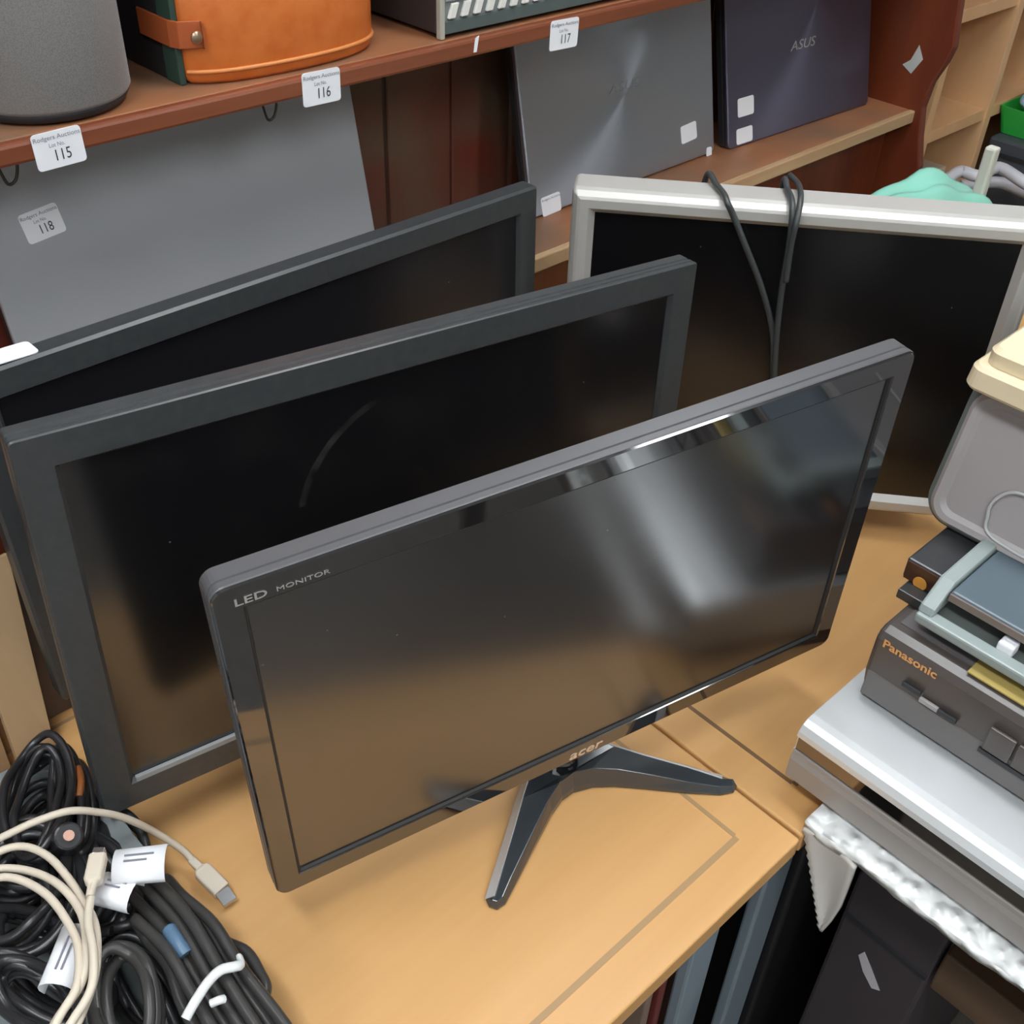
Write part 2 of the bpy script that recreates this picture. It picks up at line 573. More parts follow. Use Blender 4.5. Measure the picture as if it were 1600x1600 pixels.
# ---------------------------------------------------------------- shelf unit (dark red wood)
unit = thing('shelf_unit', 'dark red wooden shelf unit with plank back behind the monitors', 'shelf', Vector((0.2, 0.86, -0.73)))
US, LS = 0.520, 0.255
XL, XR = -0.75, 1.112
def up(name, dims, m, parent=unit, bevel=0.0015):
    bm = BM(); box(bm, *dims); bm.transform(unit.matrix_world.inverted())
    return obj(name, bm, m, parent, bevel)
upper = up('upper_shelf', (XL, XR - 0.012, 0.632, 0.789, US - 0.016, US), MAHOG_TOP)
up('shelf_lip', (XL, XR - 0.012, 0.620, 0.632, US - 0.0165, US + 0.0005), MAHOG, upper, 0.003)
lower = up('lower_shelf', (XL, XR - 0.012, 0.628, 0.789, LS - 0.018, LS), MAHOG_TOP)
up('shelf_lip', (XL, XR - 0.012, 0.618, 0.628, LS - 0.019, LS + 0.0005), WORN_EDGE, lower, 0.002)
up('base_board', (XL, XR - 0.012, 0.66, 0.68, -0.73, LS - 0.02), MAHOG_SIDE)
px = XL - 0.087
for k in range(40):
    wd = 0.100
    x1 = min(px + wd, XR - 0.012)
    if x1 - px < 0.02:
        break
    sh = 0.071 - 0.1 * 0
    up('back_plank', (max(px, XL) + 0.0015, x1 - 0.0015, 0.790 + 0.002 * (k % 2), 0.803, -0.73, 1.05), PLANK, unit, 0.003)
    px = x1
# right-hand side with a waved front edge
prof = [(0.804, -0.73), (0.60, -0.73), (0.598, 0.10), (0.588, 0.17), (0.600, 0.215), (0.609, 0.262), (0.604, 0.302), (0.590, 0.335), (0.584, 0.360), (0.590, 0.40), (0.594, 0.43), (0.588, 0.50), (0.60, 0.58), (0.60, 1.05), (0.804, 1.05)]
bm = BM(); prism(bm, prof, XR - 0.012, XR + 0.006, 'x'); bm.transform(unit.matrix_world.inverted())
side = obj('side_panel', bm, MAHOG_SIDE, unit, 0.003)
bm = BM(); box(bm, XL - 0.018, XL, 0.60, 0.804, -0.73, 1.05); bm.transform(unit.matrix_world.inverted())
obj('side_panel', bm, MAHOG_SIDE, unit, 0.003)
bm = BM(); box(bm, XL - 0.018, XR + 0.006, 0.60, 0.804, 1.05, 1.07); bm.transform(unit.matrix_world.inverted())
obj('top_board', bm, MAHOG, unit, 0.003)
# small cup hooks below the upper shelf
for p in ((20, 285), (425, 190)):
    c = at(*p, y=0.655)
    bm = BM()
    z0 = US - 0.016
    tube(bm, [(c.x + 0.006, 0.655, z0), (c.x + 0.007, 0.655, z0 - 0.012), (c.x + 0.003, 0.655, z0 - 0.024), (c.x - 0.004, 0.655, z0 - 0.026), (c.x - 0.008, 0.655, z0 - 0.012)], 0.0013, 6)
    bm.transform(unit.matrix_world.inverted())
    obj('hook', bm, mat('hook_metal', (0.10, 0.085, 0.07), 0.4, metal=0.8), unit)


def sticker(parent, M, w, h, words=None, num=None, world=True, r=0.003, chip=False):
    """paper label on the plane of M (x right, z up, y into the surface)"""
    bm = BM()
    prism(bm, rrect(w, h, r, 3), -0.0007, 0.0, 'y')
    bm.transform(M)
    if world:
        bm.transform(parent.matrix_world.inverted())
    o = obj('paper_label', bm, WHITE_P, parent)
    M2 = (parent.matrix_world.inverted() @ M) if world else M
    def tx(s, size, dx, dz, m, sx=1.0, bold=0.0):
        t = text('lettering', s, size, m, o, (0, 0, 0), (0, 0, 0), sx, bold=bold)
        t.matrix_local = M2 @ Matrix.Translation((dx, -0.0011, dz)) @ Matrix.Rotation(math.pi / 2, 4, 'X') @ Matrix.Diagonal((sx, 1, 1, 1))
    if words:
        tx(words, h * 0.17, 0, h * 0.34, INK_SOFT, w / h * 0.78, 0.0)
    if num:
        tx('Lot No.', h * 0.16, -w * 0.03, h * 0.13, INK_SOFT, 0.9)
        tx(num, h * 0.44, w * 0.04, -h * 0.17, INK, 0.8, 0.0)
    return o


def onshelf(px, py, rot=0.0):
    c = at(px, py, y=0.6195)
    return Matrix.Translation(c) @ Matrix.Rotation(rot, 4, 'Y')


AUCT = 'Rodgers Auctions'
sticker(unit, onshelf(92, 231.5, -0.02), 0.040, 0.0285, AUCT, '115')
sticker(unit, onshelf(502, 136, 0.02), 0.041, 0.0295, AUCT, '116')
sticker(unit, onshelf(881, 53, 0.03), 0.042, 0.0300, AUCT, '117')
bm = BM()
c = at(742, 70, y=0.6195)
prism(bm, [(c.x - 0.002, c.z - 0.007), (c.x + 0.002, c.z - 0.007), (c.x + 0.005, c.z + 0.008), (c.x, c.z + 0.006)], 0.6188, 0.6195, 'y')
bm.transform(unit.matrix_world.inverted())
obj('torn_label', bm, WHITE_P, unit)
# sticker on the inside of the right-hand side
bm = BM()
prism(bm, [(0.660, 0.318), (0.648, 0.328), (0.640, 0.352), (0.628, 0.333), (0.642, 0.308)], XR - 0.0130, XR - 0.0122, 'x')
bm.transform(unit.matrix_world.inverted())
obj('paper_label', bm, mat('old_paper', (0.50, 0.53, 0.50), 0.6), unit)

# ---------------------------------------------------------------- laptops on the lower shelf
def laptop(label, M, w, h, lidm, th=0.020, logo=None, stickers=(), rad=0.008):
    t = thing('laptop', label, 'laptop', M, 'closed laptops leaning on the lower shelf')
    bm = BM(); prism(bm, rrect(w, h, rad, 5, 0, h / 2), 0, th * 0.38, 'y')
    lid = obj('lid', bm, lidm, t, 0.0022, 3)
    bm = BM(); prism(bm, rrect(w - 0.002, h - 0.002, rad, 5, 0, h / 2), th * 0.42, th, 'y')
    obj('base', bm, mat('laptop_base', (0.03, 0.03, 0.033), 0.4), t, 0.002)
    bm = BM(); tube(bm, [(-w * 0.35, th * 0.45, h - 0.004), (w * 0.35, th * 0.45, h - 0.004)], 0.005, 8, smooth=False)
    obj('hinge', bm, BLK_MATTE, t)
    for (x, z, ww, hh, rot, words, num) in stickers:
        M2 = Matrix.Translation((x, 0, z)) @ Matrix.Rotation(rot, 4, 'Y')
        sticker(lid, M2, ww, hh, words, num, world=False)
    if logo:
        s, size, m, x, z, sx = logo
        text('logo', s, size, m, lid, (x, -0.0004, z), (math.pi / 2, 0, 0), sx, 0.0002, shear=0.25)
    return t


def local(M, px, py, th=0):
    """where a point of the picture meets the front of a standing panel, in that panel's own x and z"""
    Mi = M.inverted()
    o = Mi @ CAM
    d = RR * ((px - 800) / FPX) + UU * ((800 - py) / FPX) + FF
    d = Mi.to_3x3() @ d
    k = (th - o.y) / d.y
    p = o + d * k
    return p.x, p.z


M1 = frame(-0.003, 0.211, -0.001, (-0.125, 0.7236, 0.3803), 0.41, 0.2563)
lx, lz = local(M1, 66, 349)
laptop('large silver laptop leaning behind the rearmost black monitor, below lot label 115', M1, 0.41, 0.2563, LAP1, stickers=((lx, lz, 0.0365, 0.027, -0.11, AUCT, '118'),), rad=0.01)
M2 = frame(0.011, 0.212, 0.0, (0.505, 0.728, 0.378), 0.371, 0.247)
a = local(M2, 1076, 207); b_ = local(M2, 861, 319); c3 = local(M2, 1105, 238)
laptop('grey brushed laptop in the middle of the lower shelf, behind the silver television', M2, 0.371, 0.247, LAP2, stickers=((a[0], a[1], 0.034, 0.024, -0.06, None, None), (b_[0], b_[1], 0.034, 0.024, -0.03, AUCT, None), (c3[0] + 0.004, c3[1], 0.012, 0.013, 0.1, None, None)), logo=('ASUS', 0.017, LOGO_DIM, 0.0, 0.125, 1.5))
M3 = frame(-0.037, 0.231, 0.0, (0.89, 0.717, 0.369), 0.349, 0.232)
a = local(M3, 1165, 166); b_ = local(M3, 1163, 211); c3 = local(M3, 1254, 69)
laptop('dark violet-grey brushed laptop at the right end of the lower shelf', M3, 0.349, 0.232, LAP3, stickers=((a[0], a[1], 0.036, 0.026, 0.0, None, None), (b_[0], b_[1], 0.036, 0.022, 0.0, None, None)), logo=('ASUS', 0.019, LOGO, c3[0], c3[1], 1.35))

# ---------------------------------------------------------------- speaker, leather case and console on the upper shelf
t = thing('speaker', 'dark grey cylindrical fabric speaker at the left end of the upper shelf', 'speaker', Vector((-0.2544, 0.6975, US + 0.0005)))
FAB = mat('speaker_fabric', (0.20, 0.19, 0.19), 0.85, sheen=0.2)
b = FAB.node_tree.nodes['Principled BSDF']
tc = N(FAB, 'ShaderNodeTexCoord')
v = N(FAB, 'ShaderNodeTexVoronoi'); v.inputs['Scale'].default_value = 900
L(FAB, tc.outputs['Object'], v.inputs['Vector'])
r = N(FAB, 'ShaderNodeValToRGB')
r.color_ramp.elements[0].color = (0.165, 0.16, 0.155, 1); r.color_ramp.elements[1].color = (0.24, 0.228, 0.22, 1)
r.color_ramp.elements[0].position = 0.1; r.color_ramp.elements[1].position = 0.6
L(FAB, v.outputs['Distance'], r.inputs[0]); L(FAB, r.outputs[0], b.inputs['Base Color'])
def lathe(bm, prof, seg=64):
    rings = [[bm.verts.new((r_ * math.cos(2 * math.pi * k / seg), r_ * math.sin(2 * math.pi * k / seg), z)) for k in range(seg)] for r_, z in prof]
    for a, c in zip(rings, rings[1:]):
        for k in range(seg):
            f = bm.faces.new((a[k], a[(k + 1) % seg], c[(k + 1) % seg], c[k])); f.smooth = True
    bm.faces.new(rings[0][::-1]); bm.faces.new(rings[-1])
bm = BM(); lathe(bm, [(0.0655, 0.008), (0.068, 0.012), (0.068, 0.18), (0.066, 0.19)])
obj('fabric_sleeve', bm, FAB, t)
bm = BM(); lathe(bm, [(0.058, 0.0), (0.063, 0.002), (0.0665, 0.0085), (0.064, 0.011)])
obj('rubber_base', bm, BLK_MATTE, t)
bm = BM(); lathe(bm, [(0.066, 0.190), (0.064, 0.198), (0.05, 0.202)])
obj('top_panel', bm, BLK_GLOSS, t)

t = thing('leather_case', 'orange leather case with curved front, green canvas edge and riveted strap', 'case', Vector((-0.04, 0.70, US + 0.0005)))
front = [(-0.144, 0.662), (-0.130, 0.652), (-0.100, 0.6425), (-0.049, 0.638), (0.001, 0.640), (0.035, 0.649), (0.055, 0.664), (0.064, 0.684), (0.066, 0.710)]
fc = [(p.x, p.y) for p in catmull([(a_, b2, 0) for a_, b2 in front], 4)]
back = [(0.066, 0.775), (-0.144, 0.775)]
bm = BM()
zu = US + 0.0005
def ring(z, g):
    cx_, cy_ = -0.04, 0.71
    return [(cx_ + (x - cx_) * g, cy_ + (y - cy_) * g, z) for x, y in fc + back]
loft(bm, [ring(zu, 0.955), ring(zu + 0.003, 0.985), ring(zu + 0.009, 1.0), ring(zu + 0.20, 1.02)], smooth=False)
body = obj('body', bm, LEATHER, t, world=True)
for p_ in body.data.polygons:
    p_.use_smooth = True
bm = BM(); tube(bm, [(x, y - 0.0003, zu + 0.011) for x, y in fc], 0.0018, 8, sub=2)
obj('piping', bm, PIPING, t, world=True)
for k in range(46):
    pass
bm = BM(); box(bm, -0.1505, -0.1445, 0.664, 0.688, zu, zu + 0.2); obj('canvas_edge', bm, GREEN_D, t, 0.001, world=True)
bm = BM(); box(bm, -0.1500, -0.1445, 0.6885, 0.772, zu, zu + 0.2); obj('side_panel', bm, BLK_MATTE, t, 0.001, world=True)  # black slab paints the deep shadow on the case's left end
r0 = at(303, 57, y=0.649)
bm = BM()
sp = [(-0.153, 0.72), (-0.153, 0.668), (-0.149, 0.658), (-0.132, 0.650), (r0.x + 0.006, 0.6445)]
lo = [(x, y) for x, y in sp]; hi = [(x + 0.0022, y + 0.0012) for x, y in sp][::-1]
prism(bm, lo + hi, r0.z - 0.011, r0.z + 0.011, 'z')
st = obj('strap', bm, LEATHER_D, t, 0.0006, world=True)
bm = BM()
bmesh.ops.create_uvsphere(bm, u_segments=14, v_segments=8, radius=0.0055)
bm.transform(Matrix.Translation((r0.x, 0.6445, r0.z)) @ Matrix.Diagonal((1, 0.5, 1, 1)))
bm.transform(t.matrix_world.inverted())
obj('rivet', bm, BRASS, st, smooth=True)

t = thing('desk_console', 'dark green-grey console with rows of small white slanted keys on upper shelf', 'console', Vector((0.117, 0.636, US + 0.0005)))
bm = BM(); box(bm, 0.0, 0.46, 0.006, 0.14, 0.004, 0.12); obj('housing', bm, mat('console_black', (0.035, 0.03, 0.03), 0.5), t, 0.002)
bm = BM(); box(bm, 0.006, 0.458, -0.0005, 0.006, 0.004, 0.0165); obj('front_sill', bm, CONSOLE, t, 0.001)
bm = BM(); box(bm, 0.006, 0.458, 0.001, 0.006, 0.0165, 0.12); obj('key_bed', bm, mat('bed_grey', (0.20, 0.22, 0.215), 0.5), t)
for xa in (0.0, 0.458):
    bm = BM(); box(bm, xa, xa + 0.006, -0.001, 0.006, 0.0, 0.12); obj('end_strip', bm, CREAM_EDGE, t, 0.001)
for xa in (0.02, 0.43):
    bm = BM(); box(bm, xa, xa + 0.015, 0.02, 0.12, 0.0, 0.004); obj('rubber_foot', bm, BLK_MATTE, t)
for row, zz in enumerate((0.0185, 0.043)):
    for k in range(27):
        bm = BM()
        x = 0.0095 + k * 0.0165
        q4 = [(x, zz), (x + 0.0085, zz), (x + 0.0135, zz + 0.0135), (x + 0.005, zz + 0.0135)]
        prism(bm, q4, -0.0025, 0.001, 'y')
        obj('key', bm, KEYW, t, 0.0006)
bm = BM(); box(bm, 0.0065, 0.4575, -0.0015, 0.001, 0.0340, 0.0405)
obj('ledge_strip', bm, mat('ledge_grey', (0.30, 0.32, 0.33), 0.4), t, 0.001)

# ---------------------------------------------------------------- monitors and televisions
def rim(bm, w, h, r, prof, n=6):
    """rounded picture-frame moulding: prof lists (inset, depth) from the back round the front to the screen"""
    loops = []
    for ins, y in prof:
        if isinstance(ins, tuple):
            l_, t_, b_ = ins
            pts = rrect(w - 2 * l_, h - t_ - b_, max(r - l_, 0.0004), n, 0, (h - t_ + b_) / 2)
        else:
            pts = rrect(w - 2 * ins, h - 2 * ins, max(r - ins, 0.0004), n, 0, h / 2)
        loops.append([(p[0], y, p[1]) for p in pts])
    loft(bm, loops, False, False)


def monitor(label, M, w, h, bez, scr, m_rim, m_back, group, name='monitor', cat='monitor', r=0.006, prof=None, depth=0.022, hump=0.03, rec=0.004):
    t = thing(name, label, cat, M, group)
    bm = BM()
    rim(bm, w, h, r, prof)
    obj('bezel', bm, m_rim, t)
    l_, t_, b_ = bez
    bm = BM(); box(bm, -w / 2 + l_ - 0.002, w / 2 - l_ + 0.002, rec, rec + 0.004, b_ - 0.002, h - t_ + 0.002)
    obj('screen', bm, scr, t)
    bm = BM()
    lps = []
    for ins, y in ((0.001, depth - 0.001), (0.001, depth), (0.02, depth + 0.006), (0.07, depth + hump), (0.10, depth + hump + 0.002)):
        lps.append([(p[0], y, p[1]) for p in rrect(w - 2 * ins, h - 2 * ins, 0.012, 6, 0, h / 2)])
    loft(bm, lps, True, True)
    obj('back_cover', bm, m_back, t)
    return t


# A: front monitor
MA = frame(-0.238, -0.0309, 0.0344, (-0.12555, 0.16, 0.22985), 0.566, 0.3394)
ca = Vector((-0.4072 + 0.1423 + 0.1562 - 0.3934, 0.223 + 0.0891 + 0.0965 + 0.2305, 0.3895 + 0.409 + 0.0699 + 0.0504)) / 4
MA = frame(-0.238, -0.0309, 0.0344, ca, 0.566, 0.3394)
profA = [(0.0015, 0.022), (0.0, 0.0205), (0.0, 0.0085), (0.0012, 0.0080), (0.0012, 0.0062), (0.0, 0.0057), (0.0, 0.0015), (0.0012, 0.0), (0.0185, 0.0), (0.0192, 0.0009)]
monA = monitor('glossy black flat monitor in front, on a V-shaped stand on the beech table', MA, 0.566, 0.3394, (0.021, 0.021, 0.021), SCR_A, BLK_GLOSS, BLK_SATIN, 'black flat monitors standing in a row', prof=profA, r=0.010, rec=0.0033)
bm = BM(); rim(bm, 0.5668, 0.3402, 0.0103, [(0.0012, 0.0226), (-0.0002, 0.021), (-0.0002, 0.0088), (0.0010, 0.0082), (0.0010, 0.0065), (-0.0002, 0.0060), (-0.0002, 0.0022), (0.0004, 0.0012)])
obj('side_band', bm, CASE_BLK, monA)
bm = BM(); rim(bm, 0.566, 0.3394, 0.010, [(0.0191, 0.0008), (0.0203, 0.0010), (0.0213, 0.0034)])
obj('screen_gasket', bm, mat('gasket', (0.02, 0.02, 0.02), 0.6), monA)
bez = [o for o in monA.children if o.name.startswith('bezel')][0]
p0 = local(MA, 365, 946); p1 = local(MA, 497, 900)
text('lettering', 'LED', 0.0085, LOGO, bez, (p0[0], -0.0004, p0[1] + 0.0012), (math.pi / 2, 0, 0), 1.45, 0.0001, align='LEFT', bold=0.0001)
text('lettering', 'MONITOR', 0.0052, LOGO, bez, (p0[0] + 0.0265, -0.0004, p0[1] + 0.0008), (math.pi / 2, 0, 0), 1.45, 0.0001, align='LEFT')
p0 = local(MA, 914, 1172)
text('logo', 'acer', 0.0155, mat('logo_tan', (0.75, 0.62, 0.5), 0.3, metal=0.5), bez, (p0[0], -0.0004, p0[1] + 0.0005), (math.pi / 2, 0, 0), 1.25, 0.0002, shear=0.2, bold=0.0002)

# its stand: neck, hub and a V of two splayed feet
hub = (-0.1180, 0.1830, 0.0)
outer_l = [(818, 1226), (805, 1262), (790, 1312), (772, 1368), (759, 1408)]
tip_l = [(764, 1419), (777, 1423), (790, 1414)]
inner = [(806, 1384), (838, 1322), (862, 1276), (878, 1253), (896, 1240), (925, 1232), (962, 1231), (1010, 1235), (1070, 1241), (1125, 1244)]
tip_r = [(1146, 1240), (1151, 1231), (1146, 1222)]
outer_r = [(1128, 1216), (1070, 1202), (1005, 1189), (960, 1178), (925, 1166)]
ol = []
for grp, off in ((outer_l, 0.0075), (tip_l, 0.003), (inner, 0.004), (tip_r, 0.003), (outer_r, 0.0075)):
    for q in grp:
        ol.append((P0 := at(*q, z=0.0), off))
ol.append((Vector((-0.085, 0.215, 0)), 0.004)); ol.append((Vector((-0.150, 0.222, 0)), 0.004))
area = sum(ol[i_ - 1][0].x * ol[i_][0].y - ol[i_][0].x * ol[i_ - 1][0].y for i_ in range(len(ol)))
sgn = 1 if area > 0 else -1
n_ = len(ol)
ctr = Vector(hub)
low, mid_, topr = [], [], []
for i_, (p, off) in enumerate(ol):
    a_ = ol[i_ - 1][0]; c_ = ol[(i_ + 1) % n_][0]
    tdir = (c_ - a_).normalized()
    nin = Vector((-tdir.y, tdir.x, 0)) * sgn
    dist = min((p - ctr).length / 0.155, 1.0)
    h_ = 0.021 * (1 - dist) + 0.0075
    low.append(Vector((p.x, p.y, 0.0006)))
    mid_.append(Vector((p.x, p.y, h_ * 0.35)))
    topr.append(Vector((p.x, p.y, h_)) + nin * off)
bm = BM()
vl = [bm.verts.new(p) for p in low]; vm = [bm.verts.new(p) for p in mid_]; vt = [bm.verts.new(p) for p in topr]
for i_ in range(n_):
    j_ = (i_ + 1) % n_
    bm.faces.new((vl[i_], vl[j_], vm[j_], vm[i_]))
    bm.faces.new((vm[i_], vm[j_], vt[j_], vt[i_]))
from mathutils.geometry import tessellate_polygon
for tri in tessellate_polygon([[Vector((p.x, p.y, 0)) for p in topr]]):
    bm.faces.new([vt[k] for k in tri])
for tri in tessellate_polygon([[Vector((p.x, p.y, 0)) for p in low]]):
    bm.faces.new([vl[k] for k in tri])
stand = obj('stand_feet', bm, STAND_BLK, monA, 0.0006, world=True)
for (a0, a1) in ((0, 5), (n_ - 7, n_ - 2)):
    bm = BM()
    rows = []
    for i_ in range(a0, a1):
        m_, t_ = mid_[i_], topr[i_]
        up_ = Vector((0, 0, 0.0009))
        out_ = (m_ - t_); out_.z = 0
        out_ = out_.normalized() * 0.0008
        rows.append([bm.verts.new(m_ + up_ + out_), bm.verts.new(t_ + up_ + out_), bm.verts.new(t_ - up_), bm.verts.new(m_ - up_)])
    for r0_, r1_ in zip(rows, rows[1:]):
        for k in range(4):
            bm.faces.new((r0_[k], r0_[(k + 1) % 4], r1_[(k + 1) % 4], r1_[k]))
    bm.faces.new(rows[0]); bm.faces.new(rows[-1][::-1])
    bm.transform(monA.matrix_world.inverted())
    tr = obj('trim', bm, TRIM_SIL, stand)
    tr['label'] = 'silver trim'
bm = BM(); bmesh.ops.create_cone(bm, cap_ends=True, segments=32, radius1=0.020, radius2=0.016, depth=0.034, matrix=Matrix.Translation((hub[0] + 0.004, hub[1] + 0.012, 0.0176)))
obj('stand_hub', bm, BLK_GLOSS, monA, 0.003, world=True)
bm = BM(); box(bm, hub[0] - 0.020, hub[0] + 0.020, hub[1] + 0.02, hub[1] + 0.036, 0.01, 0.20)
bmesh.ops.rotate(bm, cent=Vector(hub), matrix=Matrix.Rotation(-0.238, 3, 'Z'), verts=bm.verts)
obj('stand_neck', bm, BLK_GLOSS, monA, 0.004, world=True)
bm = BM(); box(bm, hub[0] - 0.03, hub[0] + 0.03, hub[1] + 0.01, hub[1] + 0.10, 0.0006, 0.010)
bmesh.ops.rotate(bm, cent=Vector(hub), matrix=Matrix.Rotation(-0.238, 3, 'Z'), verts=bm.verts)
obj('stand_heel', bm, BLK_GLOSS, monA, 0.004, world=True)


def plain_stand(t, cx, cy, yaw, wb=0.24, db=0.16, off=0.05, top=0.16, m=BLK_SATIN):
    bm = BM()
    loft(bm, [[(p[0] * s, p[1] * s, z) for p in rrect(wb, db, 0.05, 8)] for z, s in ((0.0006, 1.0), (0.006, 1.0), (0.010, 0.97), (0.012, 0.9))])
    bm.transform(Matrix.Translation((cx, cy, 0)) @ Matrix.Rotation(yaw, 4, 'Z'))
    obj('stand_base', bm, m, t, world=True)
    bm = BM(); box(bm, -0.04, 0.04, -0.012, 0.012, 0.008, top)
    bm.transform(Matrix.Translation((cx, cy, 0)) @ Matrix.Rotation(yaw, 4, 'Z'))
    obj('stand_neck', bm, m, t, 0.004, world=True)


# B: middle monitor
cb = Vector((-0.4448 + 0.1468 + 0.1296 - 0.462, 0.3947 + 0.3116 + 0.2953 + 0.3783, 0.4226 + 0.3981 + 0.0381 + 0.0626)) / 4
MB_ = frame(-0.1374, 0.0515, -0.0411, cb, 0.5979, 0.3607)
profB = [(0.0015, 0.024), (0.0, 0.022), (0.0, 0.0125), (0.0012, 0.0120), (0.0012, 0.0095), (0.0, 0.0090), (0.0, 0.0060), (0.0010, 0.0056), (0.0010, 0.0042), (0.0, 0.0038), (0.0, 0.0012), (0.001, 0.0), (0.0250, 0.0), (0.0285, 0.0045)]
monB = monitor('matt dark grey dusty monitor, middle one of the three in a row', MB_, 0.5979, 0.3607, (0.028, 0.028, 0.028), SCR_B, GREY_BEZEL, BLK_SATIN, 'black flat monitors standing in a row', prof=profB, r=0.004, rec=0.0044, depth=0.024)
# the smear on its screen runs through three points
q1, q2, q3 = [Vector(local(MB_, *p)) for p in ((585, 635), (510, 712), (478, 785))]
ax_, ay_, bx_, by_, cx_, cy_ = *q1, *q2, *q3
dd = 2 * (ax_ * (by_ - cy_) + bx_ * (cy_ - ay_) + cx_ * (ay_ - by_))
ux_ = ((ax_ ** 2 + ay_ ** 2) * (by_ - cy_) + (bx_ ** 2 + by_ ** 2) * (cy_ - ay_) + (cx_ ** 2 + cy_ ** 2) * (ay_ - by_)) / dd
uy_ = ((ax_ ** 2 + ay_ ** 2) * (cx_ - bx_) + (bx_ ** 2 + by_ ** 2) * (ax_ - cx_) + (cx_ ** 2 + cy_ ** 2) * (bx_ - ax_)) / dd
nt = SCR_B.node_tree.nodes
nt['smear_centre'].inputs['Location'].default_value = (-ux_, -0.0044, -uy_)
nt['smear_ring'].inputs[1].default_value = (q1 - Vector((ux_, uy_))).length
nt['smear_window_x'].inputs[1].default_value = (q1.x + q3.x) / 2
nt['smear_window_x'].inputs[2].default_value = abs(q1.x - q3.x) / 2 + 0.004
nt['smear_window'].inputs[1].default_value = (q1.y + q3.y) / 2
nt['smear_window'].inputs[2].default_value = abs(q1.y - q3.y) / 2 + 0.006
plain_stand(monB, -0.155, 0.395, -0.137, db=0.13)
bm = BM(); box(bm, -0.5979 / 2 + 0.030, 0.5979 / 2 - 0.030, 0.0002, 0.0042, 0.0245, 0.0300)  # pale strip paints the light caught by the lower recess ledge
obj('lit_ledge', bm, mat('lit_ledge_grey', (0.30, 0.31, 0.31), 0.35), monB, 0.0006)

# C: rear monitor
MC = frame(-0.004, 0.032, 0.002, (-0.130, 0.537, 0.219), 0.598, 0.342)
profC = [(0.0015, 0.022), (0.0, 0.020), (0.0, 0.0025), (0.0025, 0.0), (0.0240, 0.0), (0.027, 0.0045)]
monC = monitor('black monitor with satin bezel at the back of the row, against the shelf', MC, 0.598, 0.342, (0.027, 0.027, 0.027), SCR_C, GREY_BEZEL, BLK_SATIN, 'black flat monitors standing in a row', prof=profC, r=0.005, rec=0.0044, hump=0.018)
plain_stand(monC, -0.13, 0.535, 0.0, db=0.11)
# white label lying over its top edge, far left
c = at(14, 556, z=0.391)
bm = BM()
prism(bm, rrect(0.050, 0.022, 0.004, 4, 0, 0), 0.0, 0.0008, 'z')
bm.transform(Matrix.Translation((c.x - 0.004, 0.557, 0.3905)) @ Matrix.Rotation(0.05, 4, 'Y') @ Matrix.Rotation(0.03, 4, 'Z'))
pl = obj('paper_label', bm, WHITE_P, monC, world=True)

# D: silver television turned towards the left
MD = frame(-0.881, -0.003, 0.009, (0.314, 0.307, 0.223), 0.469, 0.366)
profD = [(0.002, 0.046), (0.0, 0.044), (0.0, 0.012), (0.0015, 0.006), (0.006, 0.001), (0.009, 0.0), (0.0175, 0.0), (0.0180, 0.0002), (0.0245, 0.008)]
tvD = monitor('silver television with square screen, black cable hung over its top', MD, 0.469, 0.366, (0.0245, 0.0245, 0.0245), SCR_D, SILVER, mat('tv_back', (0.22, 0.22, 0.23), 0.4), None, name='television', cat='television', prof=profD, r=0.006, rec=0.0078, depth=0.046, hump=0.04)
plain_stand(tvD, 0.345, 0.33, -0.881, wb=0.26, db=0.17, m=SILVER)

# cable hung over the silver television
def dpt(px, py, off):
    x, z = local(MD, px, py, -off)
    return MD @ Vector((x, -off, z))
bm = BM()
top = lambda px, py, yb, dz=0.0: MD @ Vector((local(MD, px, py, 0)[0], yb, 0.3705 + dz))
tube(bm, [dpt(1208, 600, 0.010), dpt(1207, 520, 0.010), dpt(1190, 450, 0.009), dpt(1163, 380, 0.009), dpt(1145, 335, 0.006), dpt(1137, 318, 0.006), top(1130, 318, 0.006), top(1118, 318, 0.030), top(1105, 316, 0.052, 0.002), MD @ Vector((local(MD, 1100, 316)[0], 0.066, 0.34)), MD @ Vector((local(MD, 1100, 316)[0], 0.11, 0.27)), MD @ Vector((local(MD, 1140, 316)[0], 0.105, 0.18)), MD @ Vector((local(MD, 1190, 316)[0], 0.11, 0.27)), MD @ Vector((local(MD, 1225, 325)[0], 0.066, 0.34)), top(1228, 325, 0.052, 0.002), top(1232, 325, 0.03), top(1236, 325, 0.006), dpt(1238, 335, 0.007), dpt(1233, 385, 0.010), dpt(1222, 450, 0.011), dpt(1214, 520, 0.013), dpt(1209, 600, 0.014), dpt(1206, 650, 0.012)], 0.0032, 8)
tube(bm, [top(1238, 325, 0.062, 0.003), top(1250, 325, 0.04, 0.002), top(1250, 325, 0.008, 0.002), dpt(1245, 345, 0.012), dpt(1236, 385, 0.014), dpt(1228, 440, 0.016)], 0.0030, 8)
o = obj('black_cable', bm, mat('cable_dark_grey', (0.045, 0.05, 0.05), 0.4))
tag(o, 'thin black cable looped over the top of the silver television', 'cable')

